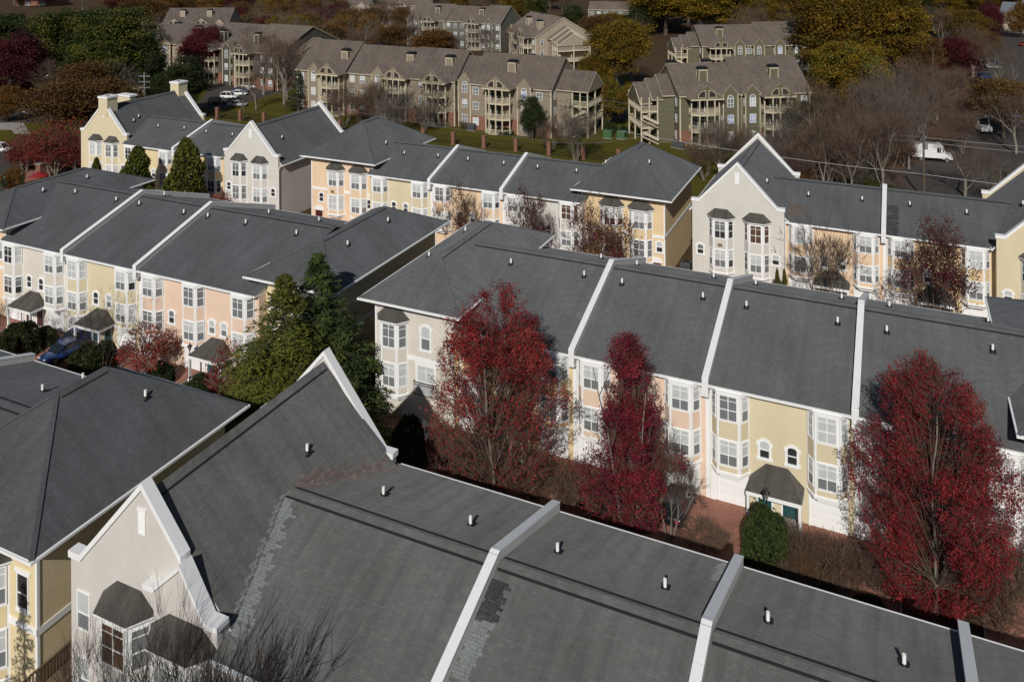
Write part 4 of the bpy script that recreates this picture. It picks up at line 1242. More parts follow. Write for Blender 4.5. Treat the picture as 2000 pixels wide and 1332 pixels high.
# brick posts and metal fence on the lawn
POST = MB(); POST.box(-0.33, 0.33, -0.33, 0.33, 0, 2.35, 0); POST.box(-0.40, 0.40, -0.40, 0.40, 2.352, 2.5, 1); POST.box(-0.37, 0.37, -0.37, 0.37, 0, 0.35, 0)
post_me = POST.mesh('brick_post', ['brick_red', 'brick_red'])
xs = [-149.8 + 6.86 * k for k in range(17)]
for k, x in enumerate(xs):
    o = link('brick_post', post_me, None, (x, 147.2, 0))
    if x < -118:
        tag(o, "square brick post of the lawn fence, left of the greige gable among dark trees", 'fence post', 'brick posts of the lawn fence')
    else:
        tag(o, "square brick post of the lawn fence, standing on the green lawn behind the back row", 'fence post', 'brick posts of the lawn fence')
f = MB()
for k in range(len(xs) - 1):
    a, c = xs[k] + 0.45, xs[k + 1] - 0.45
    for z in (0.25, 1.75):
        f.box(a, c, 147.17, 147.23, z, z + 0.05)
    n = int((c - a) / 0.16)
    for i in range(n):
        x = a + (i + 0.5) * (c - a) / n
        f.box(x - 0.012, x + 0.012, 147.19, 147.21, 0.1, 1.9)
fo = f.build('picket_fence', ['black_metal'])
tag(fo, "thin black metal picket fence between the brick posts on the lawn", 'fence')

# ------------------------------------------------------------------ vegetation
def np_mesh(name, V, F, mats, mi):
    """V (n,3), F (m,k) all faces with k corners"""
    me = bpy.data.meshes.new(name)
    V = np.asarray(V, np.float32); F = np.asarray(F, np.int32); k = F.shape[1]
    me.vertices.add(len(V)); me.vertices.foreach_set('co', V.ravel())
    me.loops.add(F.size); me.loops.foreach_set('vertex_index', F.ravel())
    me.polygons.add(len(F)); me.polygons.foreach_set('loop_start', np.arange(0, F.size, k, dtype=np.int32))
    me.polygons.foreach_set('loop_total', np.full(len(F), k, np.int32))
    for m in mats:
        me.materials.append(MATS[m])
    me.polygons.foreach_set('material_index', np.asarray(mi, np.int32))
    me.update(calc_edges=True)
    return me
def unitv(a):
    return a / np.maximum(np.linalg.norm(a, axis=1, keepdims=True), 1e-9)
def leaf_geo(rng, C, size, axis=None, aspect=0.55, flat_up=0.4):
    n = len(C)
    a = unitv(rng.normal(size=(n, 3))) if axis is None else unitv(axis)
    nr = rng.normal(size=(n, 3)); nr[:, 2] += flat_up * 2
    b = unitv(np.cross(a, nr))
    s = np.asarray(size).reshape(-1, 1) * np.ones((n, 1))
    V = np.stack([C + a * s, C + b * s * aspect, C - a * s, C - b * s * aspect], 1).reshape(-1, 3)
    F = np.arange(4 * n).reshape(-1, 4)
    return V, F
def seg_geo(S, n):
    """S: list of (p0, p1, r0, r1) -> n-sided tubes as quads"""
    P0 = np.array([s[0] for s in S]); P1 = np.array([s[1] for s in S]); R0 = np.array([s[2] for s in S]); R1 = np.array([s[3] for s in S])
    d = unitv(P1 - P0)
    up = np.where(np.abs(d[:, 2:3]) < 0.9, np.array([[0, 0, 1.0]]), np.array([[1.0, 0, 0]]))
    a = unitv(np.cross(d, up)); b = np.cross(a, d)
    ang = 2 * np.pi * np.arange(n) / n
    ring = a[:, None, :] * np.cos(ang)[None, :, None] + b[:, None, :] * np.sin(ang)[None, :, None]
    V = np.concatenate([P0[:, None] + ring * R0[:, None, None], P1[:, None] + ring * R1[:, None, None]], 1).reshape(-1, 3)
    base = (np.arange(len(S)) * 2 * n)[:, None]
    k = np.arange(n); F = np.stack([k, (k + 1) % n, n + (k + 1) % n, n + k], 1)
    F = (base[:, :, None] + F[None]).reshape(-1, 4)
    return V, F
def grow(rng, p, d, L, r, lvl, P, S, T):
    n = 3
    pts = [p]
    for i in range(n):
        q = p + d * L / n
        S.append((p, q, r, r * 0.86)); r *= 0.86
        d = d + rng.normal(size=3) * P['wob']; d[2] += P['up'] * (1 if lvl else 0.3); d /= np.linalg.norm(d)
        p = q; pts.append(p)
    if lvl >= P['max']:
        T.append((p, d, pts[1])); return
    nb = P['nb'][min(lvl, len(P['nb']) - 1)]
    az = rng.uniform(0, 2 * np.pi)
    for k in range(nb):
        start = pts[-1] if (k < 2 or lvl == P['max']) else pts[rng.integers(1, 3)]
        a = np.cross(d, [0, 0, 1.0] if abs(d[2]) < 0.95 else [1.0, 0, 0]); a /= np.linalg.norm(a); b = np.cross(a, d)
        t = az + 2 * np.pi * k / nb + rng.normal() * 0.4
        th = P['ang'] * rng.uniform(0.6, 1.3)
        nd = d * np.cos(th) + (a * np.cos(t) + b * np.sin(t)) * np.sin(th)
        grow(rng, start, nd, L * P['lf'] * rng.uniform(0.75, 1.2), r * (0.78 if k < 2 else 0.6), lvl + 1, P, S, T)
def normalise(parts):
    """rest on z = 0 and report height and width"""
    allv = np.concatenate([v for v in parts if len(v)])
    H = np.percentile(allv[:, 2], 99.8)
    W = np.percentile(np.hypot(allv[:, 0], allv[:, 1]), 97) * 2
    return H, W

PROTO = {}
def reg(key, trunk, crown, H, W):
    PROTO.setdefault(key, []).append((trunk, crown, H, W))
def branch_tree(key, seed, stems=1, H=10, lean=0.1, P=None, r0=0.2, bark='bark_grey', twig=None, ntw=0, twl=0.8, twr=0.012, leaves=0, lsz=0.13,
                sig=0.45, cols=('red_a', 'red_b', 'red_c'), top_only=0.0, L0=None, skip=0.0, thin=None):
    rng = np.random.default_rng(seed)
    PP = dict(max=4, nb=[3, 3, 3, 3], ang=0.55, lf=0.78, wob=0.07, up=0.06); PP.update(P or {})
    S, T = [], []
    for s in range(stems):
        az = 2 * np.pi * s / stems + rng.normal() * 0.4
        ln = lean * rng.uniform(0.6, 1.3)
        d = np.array([np.sin(ln) * np.cos(az), np.sin(ln) * np.sin(az), np.cos(ln)])
        p0 = np.array([np.cos(az), np.sin(az), 0]) * (0.0 if stems == 1 else 0.22)
        grow(rng, p0 - np.array([0, 0, 0.1]), d, (L0 or H * 0.3) * rng.uniform(0.85, 1.1), r0, 0, PP, S, T)
    thr = min(0.03, r0 * 0.55)
    big = [s for s in S if s[2] > thr]; small = [s for s in S if s[2] <= thr]
    mats = [bark]
    V1, F1 = seg_geo(big, 6)
    trunk = (V1, F1)
    parts, mi, cm = [], [], []
    CM = []
    if twig:
        tw = list(small)
        for (p, d, q) in T:
            for k in range(ntw):
                t0 = p if rng.random() < 0.6 else (q + (p - q) * rng.uniform(0.2, 1))
                dd = d + rng.normal(size=3) * 0.45; dd[2] += 0.15; dd /= np.linalg.norm(dd)
                L = twl * rng.uniform(0.5, 1.2); m = t0 + dd * L * 0.5
                d2 = dd + rng.normal(size=3) * 0.25; d2 /= np.linalg.norm(d2)
                tw.append((t0, m, twr, twr * 0.75)); tw.append((m, m + d2 * L * 0.5, twr * 0.75, twr * 0.35))
        V, F = seg_geo(tw, 3); parts.append((V, F, np.zeros(len(F), int))); CM.append(twig)
    elif small:
        V, F = seg_geo(small, 3); parts.append((V, F, np.zeros(len(F), int))); CM.append(bark)
    if leaves:
        pts = np.array([t[0] for t in T]); bas = np.array([t[2] for t in T])
        zmax = pts[:, 2].max()
        dens = rng.gamma(1.6, 0.6, len(pts))
        if thin:
            dens *= np.clip((pts[:, 2] / zmax - thin[0]) / (thin[1] - thin[0]), thin[2], 1)
        keep = (pts[:, 2] > zmax * top_only) & (rng.random(len(pts)) > skip)
        dens = np.where(keep, dens, 0); cnt = np.round(dens / dens.sum() * leaves).astype(int)
        tone = rng.integers(0, len(cols), len(pts))
        ix = np.repeat(np.arange(len(pts)), cnt)
        t_ = rng.random((len(ix), 1)) ** 0.7
        C = bas[ix] + (pts[ix] - bas[ix]) * (t_ * 1.25) + rng.normal(size=(len(ix), 3)) * sig * np.array([1, 1, 0.8]) * (0.5 + rng.random((len(ix), 1)))
        tn = tone[ix]
        fl = rng.random(len(tn)) < 0.18; tn[fl] = rng.integers(0, len(cols), fl.sum())
        V, F = leaf_geo(rng, C, lsz * rng.uniform(0.5, 1.35, len(C)))
        base = len(CM); CM += list(cols)
        parts.append((V, F, tn + base))
    Hh, Ww = normalise([V1] + [p[0] for p in parts])
    off = 0; VV, FF, MM = [], [], []
    for V, F, m in parts:
        VV.append(V); FF.append(F + off); MM.append(m); off += len(V)
    trunk_me = np_mesh('trunk', V1, F1, mats, np.zeros(len(F1)))
    crown_me = np_mesh('crown', np.concatenate(VV), np.concatenate(FF), CM, np.concatenate(MM))
    reg(key, trunk_me, crown_me, Hh, Ww)
def dense_tree(key, seed, H=12, W=10, base=0.18, n=240, per=110, lsz=0.18, sig=0.62, cols=('green_a', 'green_b', 'green_c'), bark='bark_brown', shape=1.0, lobes=7, gap=0.12):
    """trunk with limbs and a crown of many leaf clumps spread through several uneven lobes"""
    rng = np.random.default_rng(seed)
    cen = []
    for k in range(lobes):
        az = rng.uniform(0, 2 * np.pi); rr = W * 0.30 * math.sqrt(rng.uniform(0.0, 1)); zz = rng.uniform(base + 0.18, 0.80)
        prof = (1 - abs(zz - 0.45) * 1.1 * shape)
        cen.append((rr * np.cos(az) * prof, rr * np.sin(az) * prof, zz * H, W * rng.uniform(0.20, 0.30)))
    cen.append((0, 0, H * 0.8, W * 0.2)); cen.append((0, 0, H * 0.5, W * 0.34))
    C, tone = [], []
    for i in range(n):
        c = cen[rng.integers(0, len(cen))]
        v = rng.normal(size=3); v /= np.linalg.norm(v)
        if v[2] < -0.5 and rng.random() < 0.6:
            v[2] = -v[2]
        rad = c[3] * (0.65 + 0.45 * rng.random())
        p = np.array(c[:3]) + v * rad * np.array([1, 1, 0.85])
        if p[2] < H * base:
            p[2] = H * base + rng.random() * H * 0.15
        C.append(p); tone.append(rng.integers(0, len(cols)))
    C = np.array(C); tone = np.array(tone)
    P = np.repeat(C, per, 0) + rng.normal(size=(len(C) * per, 3)) * sig * np.array([1, 1, 0.6])
    tn = np.repeat(tone, per); fl = rng.random(len(tn)) < 0.2; tn[fl] = rng.integers(0, len(cols), fl.sum())
    V, F = leaf_geo(rng, P, lsz * rng.uniform(0.6, 1.3, len(P)), flat_up=0.7)
    S = [(np.array([0, 0, -0.2]), np.array([0.05, 0.02, H * 0.3]), H * 0.024, H * 0.018), (np.array([0.05, 0.02, H * 0.3]), np.array([0, 0.1, H * 0.7]), H * 0.018, H * 0.006)]
    for c in C[::6]:
        a = np.array([0, 0, min(c[2] * 0.6, H * 0.5)]); m = (a + c) / 2 + np.array([0, 0, 0.3])
        S += [(a, m, H * 0.008, H * 0.005), (m, c, H * 0.005, H * 0.002)]
    V1, F1 = seg_geo(S, 6)
    reg(key, np_mesh('trunk', V1, F1, [bark], np.zeros(len(F1))), np_mesh('crown', V, F, list(cols), tn), *normalise([V]))
def cedar(key, seed, H=17, R=4.6, cols=('pine_a', 'pine_b', 'pine_c'), step=0.34, droop=0.55, dens=1.0):
    rng = np.random.default_rng(seed)
    S = [(np.array([0, 0, -0.2]), np.array([0, 0, H * 0.5]), 0.26, 0.15), (np.array([0, 0, H * 0.5]), np.array([0.1, 0, H]), 0.15, 0.02)]
    C, A, Z, TN = [], [], [], []
    z = 1.0
    while z < H - 0.2:
        t = z / H
        Rz = R * (1 - t) ** 0.98 + 0.10
        for k in range(int(rng.integers(5, 8))):
            az = rng.uniform(0, 2 * np.pi); L = Rz * rng.uniform(0.68, 1.14); d = np.array([np.cos(az), np.sin(az), 0])
            m = 7; pts = []
            for i in range(m + 1):
                s = i / m
                pts.append(np.array([0, 0, z]) + d * L * s + np.array([0, 0, (0.28 * s - droop * s * s) * L * 0.8]))
            for i in range(m):
                S.append((pts[i], pts[i + 1], 0.05 * (1 - i / m) * (L / 4 + 0.3), 0.045 * (1 - (i + 1) / m) * (L / 4 + 0.3) + 0.004))
            tone = rng.integers(0, len(cols))
            nsp = max(4, int(L * 5.5 * dens))
            for i in range(nsp):
                s = 0.18 + 0.82 * (i + rng.random()) / nsp
                p = pts[int(min(m - 1, s * m))] * (1 - (s * m) % 1) + pts[int(min(m, int(s * m) + 1))] * ((s * m) % 1)
                sidev = np.array([-d[1], d[0], 0])
                for sg in (-1, 1):
                    sl = (0.08 + 0.24 * min(1, L / 1.6) + 0.75 * (1 - s) * min(1, L / 3)) * rng.uniform(0.6, 1.25)
                    dr = d * 0.6 + sidev * sg * 0.9 + np.array([0, 0, -0.35]); dr /= np.linalg.norm(dr)
                    nn = max(4, int(sl * 12 * dens))
                    for j in range(nn):
                        q = p + dr * sl * (j + 0.5) / nn + rng.normal(size=3) * 0.05
                        C.append(q); A.append(dr * 0.8 + rng.normal(size=3) * 0.45 + np.array([0, 0, -0.15])); Z.append(0.145 * rng.uniform(0.6, 1.25)); TN.append(tone if rng.random() < 0.75 else rng.integers(0, len(cols)))
        z += step * (0.75 + 0.5 * rng.random()) * (1 if z < H * 0.8 else 0.7)
    C = np.array(C)
    V, F = leaf_geo(rng, C, np.array(Z), np.array(A), aspect=0.26, flat_up=0.9)
    V1, F1 = seg_geo(S, 5)
    reg(key, np_mesh('trunk', V1, F1, ['bark_brown'], np.zeros(len(F1))), np_mesh('crown', V, F, list(cols), np.array(TN)), *normalise([V]))
def cone_bush(key, seed, H=6, W=2.6, cols=('box_a', 'box_b', 'moss_a'), n=5200, lsz=0.13, power=0.75, lump=0.18):
    rng = np.random.default_rng(seed)
    t = rng.random(n) ** 1.35; az = rng.uniform(0, 2 * np.pi, n)
    lum = 1 + lump * np.sin(az * 3 + t * 9 + rng.uniform(0, 6)) * np.sin(t * 17 + az * 2)
    r = W / 2 * np.minimum(1, (t * 7) ** 0.5 + 0.3) * (1 - t) ** power * lum * np.where(rng.random(n) < 0.8, rng.uniform(0.86, 1.06, n), rng.uniform(0.3, 0.9, n))
    C = np.stack([r * np.cos(az), r * np.sin(az), 0.08 + t * H], 1)
    A = np.stack([np.cos(az) * 0.5, np.sin(az) * 0.5, np.ones(n)], 1) + rng.normal(size=(n, 3)) * 0.5
    tn = (np.floor((np.sin(az * 2.3 + t * 11) + 1) * 0.5 * len(cols)) % len(cols)).astype(int); fl = rng.random(n) < 0.4; tn[fl] = rng.integers(0, len(cols), fl.sum())
    V, F = leaf_geo(rng, C, lsz * rng.uniform(0.6, 1.3, n), A, aspect=0.5)
    V1, F1 = seg_geo([(np.array([0, 0, -0.1]), np.array([0, 0, H * 0.85]), 0.1, 0.02)], 6)
    reg(key, np_mesh('trunk', V1, F1, ['bark_brown'], [0] * len(F1)), np_mesh('crown', V, F, list(cols), tn), *normalise([V]))
def ball_bush(key, seed, H=1.6, W=2.2, cols=('box_a', 'box_b', 'box_c'), n=3800, lsz=0.075):
    rng = np.random.default_rng(seed)
    v = unitv(rng.normal(size=(n, 3))); v[:, 2] = np.abs(v[:, 2]) * 1.0 - 0.15
    ph = rng.uniform(0, 6, 3)
    bump = 1 + 0.10 * np.sin(v[:, 0] * 5 + ph[0]) * np.sin(v[:, 1] * 6 + ph[1]) + 0.06 * np.sin(v[:, 2] * 9 + ph[2])
    r = bump * np.where(rng.random(n) < 0.85, rng.uniform(0.93, 1.03, n), rng.uniform(0.5, 1.12, n))
    C = v * r[:, None] * np.array([W / 2, W / 2, H * 0.85]); C[:, 2] = np.maximum(C[:, 2] + H * 0.14, 0.05)
    tn = rng.integers(0, len(cols), n)
    V, F = leaf_geo(rng, C, lsz * rng.uniform(0.6, 1.4, n))
    S = [(np.array([0, 0, 0.0]), np.array([x, y, H * 0.6]), 0.03, 0.01) for x, y in ((0.2, 0.1), (-0.2, 0.1), (0, -0.2), (0.1, 0.25))]
    V1, F1 = seg_geo(S, 4)
    reg(key, np_mesh('trunk', V1, F1, ['bark_brown'], [0] * len(F1)), np_mesh('crown', V, F, list(cols), tn), *normalise([V]))

CM_P = dict(max=4, nb=[3, 3, 3, 2], ang=0.42, lf=0.74, wob=0.06, up=0.05)
# the three big red trees of the street, each its own mesh
def leafy_tree(key, seed, H, R, prof, dens, n, per, cols, stems=3, lsz=0.055, spray=0.85, sig=0.13, gap=0.0, twig='twig_brown', bark='bark_grey', lean=0.16, dome=0.0):
    """branchlets with small leaves filling an uneven crown; prof: (height share, radius share), dens: (height share, how leafy)"""
    rng = np.random.default_rng(seed)
    pt, pr = zip(*prof); dt, dd = zip(*dens)
    ph = rng.uniform(0, 6.28, 8)
    S = []
    axes = []
    for k in range(stems):
        az = 2 * np.pi * k / stems + rng.normal() * 0.3; d = np.array([np.sin(lean) * np.cos(az), np.sin(lean) * np.sin(az), np.cos(lean)])
        p = np.array([0.18 * np.cos(az), 0.18 * np.sin(az), -0.1]); r = 0.017 * H / math.sqrt(stems) ; line = [p]
        for i in range(7):
            q = p + d * H * 0.115; S.append((p, q, r, r * 0.82)); r *= 0.82; d = d + rng.normal(size=3) * 0.07; d[2] += 0.10; d /= np.linalg.norm(d); p = q; line.append(p)
        axes.append(line)
    C, A, TN, TW = [], [], [], []
    tries = 0; m = 0
    while m < n and tries < n * 30:
        tries += 1
        t = rng.uniform(pt[0], 1.0); az = rng.uniform(0, 2 * np.pi)
        rr = np.interp(t, pt, pr) * R * (1 + 0.16 * np.sin(az * 2 + ph[0] + t * 5) + 0.10 * np.sin(az * 5 + ph[1] + t * 13))
        f = math.sqrt(rng.uniform(0.03, 1))
        p = np.array([rr * f * np.cos(az), rr * f * np.sin(az), t * H])
        nz = np.sin(p[0] * 1.5 + ph[2]) + np.sin(p[1] * 1.6 + ph[3]) + np.sin(p[2] * 1.9 + ph[4]) + 0.8 * np.sin(p[0] * 3.7 + p[2] * 2.9 + ph[5])
        if nz < gap or rng.random() > rr / R + 0.15:
            continue
        m += 1
        lf = np.interp(t, dt, dd) * rng.gamma(2.2, 0.45)
        d = np.array([np.cos(az) * 0.7, np.sin(az) * 0.7, 0.75]) + rng.normal(size=3) * 0.3; d /= np.linalg.norm(d)
        L = spray * rng.uniform(0.6, 1.25); q = p - d * L
        TW.append((q, p + d * 0.12, 0.012, 0.005))
        if rng.random() < 0.13:
            ln = axes[rng.integers(0, stems)]; o = ln[int(np.clip((q[2] / H - 0.12 - 0.25 * f) / 0.115, 1, 7))]
            mid = (o + q) / 2 + np.array([0, 0, -0.1]) + rng.normal(size=3) * 0.12
            TW += [(o, mid, 0.030, 0.020), (mid, q, 0.020, 0.010)]
        k = int(per * lf)
        if k:
            tt = rng.random((k, 1)); C.append(q + (p - q) * (0.15 + tt) + rng.normal(size=(k, 3)) * sig)
            tone = int(np.clip((nz + 2.2) / 4.4 * len(cols) + rng.normal() * 0.8, 0, len(cols) - 1))
            tn = np.full(k, tone); fl = rng.random(k) < 0.22; tn[fl] = rng.integers(0, len(cols), fl.sum()); TN.append(tn)
        for j in range(3):
            d2 = d + rng.normal(size=3) * 0.5; d2 /= np.linalg.norm(d2); o = q + (p - q) * rng.uniform(0.2, 1)
            TW.append((o, o + d2 * L * 0.45, 0.008, 0.003))
    C = np.concatenate(C); TN = np.concatenate(TN)
    V, F = leaf_geo(rng, C, lsz * rng.uniform(0.55, 1.3, len(C)))
    Vt, Ft = seg_geo(TW, 3)
    V1, F1 = seg_geo(S, 7)
    reg(key, np_mesh('trunk', V1, F1, [bark], np.zeros(len(F1))), np_mesh('crown', np.concatenate([V, Vt]), np.concatenate([F, Ft + len(V)]), list(cols) + [twig], np.concatenate([TN, np.full(len(Ft), len(cols))])), *normalise([V]))
RC = ('red_d', 'red_b', 'red_a', 'red_a', 'red_c')
leafy_tree('red_tall', 101, 13, 3.4, [(0.10, 0.5), (0.25, 0.85), (0.42, 1.0), (0.58, 0.98), (0.72, 0.80), (0.85, 0.66), (0.95, 0.46), (1.0, 0.15)], [(0.1, 0.10), (0.45, 0.28), (0.60, 0.75), (0.72, 1.35), (1.0, 1.3)], 1500, 40, ('rust_b', 'rust_a') + RC, stems=3, gap=0.1)
leafy_tree('red_column', 102, 13, 2.7, [(0.16, 0.55), (0.30, 0.95), (0.44, 1.0), (0.54, 0.86), (0.62, 0.58), (0.75, 0.52), (0.88, 0.46), (1.0, 0.14)], [(0.1, 0.25), (0.35, 0.9), (0.6, 1.2), (1.0, 0.8)], 1250, 46, RC, stems=4, gap=-0.2, lean=0.07)
leafy_tree('red_round', 103, 13, 4.2, [(0.05, 0.35), (0.14, 0.72), (0.30, 0.94), (0.48, 1.0), (0.64, 0.93), (0.78, 0.76), (0.90, 0.55), (1.0, 0.2)], [(0.0, 0.9), (0.7, 1.0), (0.85, 0.6), (1.0, 0.25)], 2600, 46, ('red_d', 'rust_b', 'red_b', 'red_a', 'red_a', 'red_c'), stems=2, gap=0.15, lean=0.06)
branch_tree('red_small', 104, stems=3, H=5, lean=0.35, P=dict(max=4, nb=[3, 3, 3, 2], ang=0.55, lf=0.75, wob=0.09, up=0.04), r0=0.07, twig='bark_grey', ntw=4, twl=0.5, twr=0.008, leaves=3800, lsz=0.075, sig=0.25, cols=('red_a', 'rust_a', 'red_b', 'flame'), L0=1.2, skip=0.15)
for sd in (110, 111, 112):
    branch_tree('crape_bare', sd, stems=6, H=8, lean=0.24, P=dict(max=4, nb=[2, 3, 3, 2], ang=0.38, lf=0.74, wob=0.07, up=0.05), r0=0.075, bark='bark_grey', twig='twig_brown', ntw=7, twl=0.9, twr=0.012, L0=2.5)
for sd in (113, 114, 115):
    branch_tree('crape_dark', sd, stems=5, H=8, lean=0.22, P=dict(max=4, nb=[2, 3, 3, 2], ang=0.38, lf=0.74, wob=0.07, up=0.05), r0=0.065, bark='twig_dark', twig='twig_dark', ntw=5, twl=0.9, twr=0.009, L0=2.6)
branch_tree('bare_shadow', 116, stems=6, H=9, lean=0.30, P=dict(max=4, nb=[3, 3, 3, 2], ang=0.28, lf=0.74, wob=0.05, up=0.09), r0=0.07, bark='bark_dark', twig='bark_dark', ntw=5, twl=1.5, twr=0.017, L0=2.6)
for sd, cols, lv in ((120, ('rust_b', 'wine_c', 'brown_a'), 3600), (121, ('wine_c', 'red_b', 'red_d'), 3600), (122, ('red_b', 'red_a', 'rust_b', 'amber_b'), 5200), (123, ('wine_c', 'red_d', 'wine_a'), 5200)):
    branch_tree('crape_sparse', sd, stems=5, H=8, lean=0.26, P=dict(max=4, nb=[2, 3, 3, 2], ang=0.42, lf=0.74, wob=0.07, up=0.05), r0=0.075, bark='twig_brown', twig='twig_brown', ntw=8, twl=0.8, twr=0.014, leaves=lv, lsz=0.085, sig=0.35, cols=cols, L0=2.3, skip=0.25)
for sd, tw in ((130, 'twig_purple'), (131, 'twig_brown'), (132, 'twig_grey'), (133, 'twig_purple')):
    branch_tree('bare', sd, stems=1, H=14, lean=0.05, P=dict(max=5, nb=[4, 3, 3, 3, 2], ang=0.52, lf=0.74, wob=0.09, up=0.06), r0=0.30, bark='bark_grey', twig=tw, ntw=5, twl=1.5, twr=0.015, L0=3.4)
for sd, tw in ((140, 'twig_brown'), (141, 'twig_purple'), (142, 'twig_grey')):
    branch_tree('bare_vase', sd, stems=7, H=11, lean=0.34, P=dict(max=4, nb=[3, 3, 3, 3], ang=0.34, lf=0.78, wob=0.06, up=0.06), r0=0.10, bark='bark_grey', twig=tw, ntw=7, twl=1.5, twr=0.014, L0=3.2)
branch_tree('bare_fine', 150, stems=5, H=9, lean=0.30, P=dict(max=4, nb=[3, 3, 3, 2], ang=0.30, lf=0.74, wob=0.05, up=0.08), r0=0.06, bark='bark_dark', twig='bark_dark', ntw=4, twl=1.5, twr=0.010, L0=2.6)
cedar('cedar_olive', 160, H=16, R=4.3, cols=('pine_c', 'pine_a', 'moss_c', 'pine_c'), droop=0.62)
cedar('cedar_blue', 161, H=17, R=3.7, cols=('pine_a', 'pine_b', 'green_a', 'pine_a'))
cedar('spruce', 162, H=12, R=3.2, cols=('green_a', 'green_b', 'pine_b'), step=0.5, droop=0.3, dens=0.7)
for sd in (170, 171, 172):
    dense_tree('evergreen', sd, H=14, W=12, n=260, per=120, lsz=0.155, sig=0.55, cols=('green_a', 'green_b', 'green_c', 'green_a'))
for sd in (173, 174):
    dense_tree('moss', sd, H=13, W=10, n=240, per=120, lsz=0.145, sig=0.5, cols=('moss_a', 'moss_b', 'moss_c', 'green_a'))
for sd in (180, 181, 182):
    dense_tree('gold', sd, H=16, W=15, n=320, per=120, lsz=0.185, sig=0.65, cols=('gold_a', 'gold_b', 'gold_c', 'gold_d'))
dense_tree('olive', 178, H=13, W=13, n=280, per=120, lsz=0.17, sig=0.6, cols=('gold_d', 'gold_c', 'gold_a', 'moss_c'))
for sd in (183, 184):
    dense_tree('brown', sd, H=12, W=11, n=240, per=80, lsz=0.16, sig=0.75, cols=('brown_a', 'brown_b', 'brown_c', 'amber_b'), gap=0.3)
dense_tree('amber', 185, H=9, W=12, n=220, per=110, lsz=0.16, sig=0.6, cols=('amber_a', 'amber_b', 'brown_c'))
for sd in (186, 187):
    dense_tree('wine', sd, H=11, W=10, n=230, per=110, lsz=0.14, sig=0.6, cols=('wine_a', 'wine_b', 'wine_c', 'wine_a'))
dense_tree('crimson', 188, H=11, W=10, n=230, per=110, lsz=0.14, sig=0.55, cols=('red_d', 'wine_c', 'red_b', 'red_b'))
branch_tree('flame', 189, stems=3, H=8, lean=0.25, P=dict(max=4, nb=[4, 3, 3, 3], ang=0.5, lf=0.74, wob=0.08, up=0.05), r0=0.12, twig='twig_brown', ntw=3, leaves=7500, lsz=0.11, sig=0.5, cols=('rust_a', 'flame', 'rust_b', 'red_a', 'wine_c'), L0=2.3)
cone_bush('arborvitae', 190, H=7, W=3.4, n=9000, lsz=0.16, cols=('moss_c', 'moss_a', 'box_a', 'moss_c'), lump=0.34, power=0.52)
cone_bush('arborvitae', 191, H=6, W=3.2, n=8000, lsz=0.16, lump=0.42, cols=('moss_c', 'box_a', 'box_c', 'moss_a'), power=0.5)
ball_bush('box_ball', 192); ball_bush('box_ball', 193, cols=('box_b', 'green_b', 'box_a'))
ball_bush('box_big', 194, H=3.4, W=3.0, n=12000, lsz=0.075)
for sd in (195, 196):
    branch_tree('bare_shrub', sd, stems=9, H=2.4, lean=0.5, P=dict(max=3, nb=[3, 3, 3], ang=0.45, lf=0.8, wob=0.12, up=0.06), r0=0.022, bark='twig_brown', twig='twig_brown', ntw=6, twl=0.55, twr=0.010, leaves=500, lsz=0.05, sig=0.3, cols=('rust_b', 'amber_b', 'rust_a'), L0=0.7, skip=0.6)

TREES = []
trng = random.Random(99)
def plant(kind, pos, H, W, label, group=None, name='tree', cat='tree', var=None, rz=None, parts=True):
    tr, cr, h0, w0 = PROTO[kind][var if var is not None else trng.randrange(len(PROTO[kind]))]
    o = thing(name, label, cat, (pos[0], pos[1], pos[2] if len(pos) > 2 else 0), trng.uniform(0, 6.28) if rz is None else rz, group)
    link('trunk', tr, o); link('crown', cr, o)
    sx = W / w0
    o.scale = (sx, sx, H / h0)
    return o
def plant_px(kind, u, vb, vt, wpx, label, Y=None, **k):
    """u, vb: pixel of the trunk foot on the ground (or Y: how far the tree stands), vt: pixel of its top, wpx: crown width in pixels"""
    p = atz(u, vb, 0) if Y is None else ground_y(u, Y)
    s = FPX / depth(p)
    vb2 = PY + (CAMZ) * FPX / depth(p)
    H = (vb2 - vt) / s - (0 if abs(ROLL) < 1e-6 else (u - PX) * math.sin(ROLL) / s * -1)
    return plant(kind, p, max(H, 0.5), wpx / s, label, **k)

# ------------------------------------------------------------------ planting
T = plant_px
T('red_tall', 968, 0, 558, 252, "tall red maple with bare lower twigs, between the juliet balcony and the first parapet", Y=54.5, name='red_maple', rz=0.5)
T('red_column', 1226, 0, 655, 205, "narrow bright red tree before the rose townhouse, second of the big red trees", Y=54.0, name='red_maple', rz=2.0)
T('red_round', 1828, 1190, 714, 288, "big round dark red tree at the right, hiding the pale townhouse", name='red_maple', rz=1.2)
T('crape_bare', 1245, 1050, 800, 160, "bare grey crape myrtle with fanning stems, left of the black car", name='crape_myrtle', var=0)
T('crape_bare', 1308, 1062, 835, 180, "bare grey crape myrtle with fanning stems, in front of the black car", name='crape_myrtle', var=1)
T('crape_bare', 960, 985, 760, 190, "bare grey multi stemmed tree standing among the tall red maple's lower twigs", name='crape_myrtle', var=2)
T('box_big', 1495, 1118, 985, 92, "large clipped green shrub before the brown porch roof and lantern", name='boxwood_shrub', cat='shrub')
T('bare_shrub', 1545, 1105, 1020, 95, "thin bare brown shrub right of the clipped green shrub", name='bare_shrub', cat='shrub')
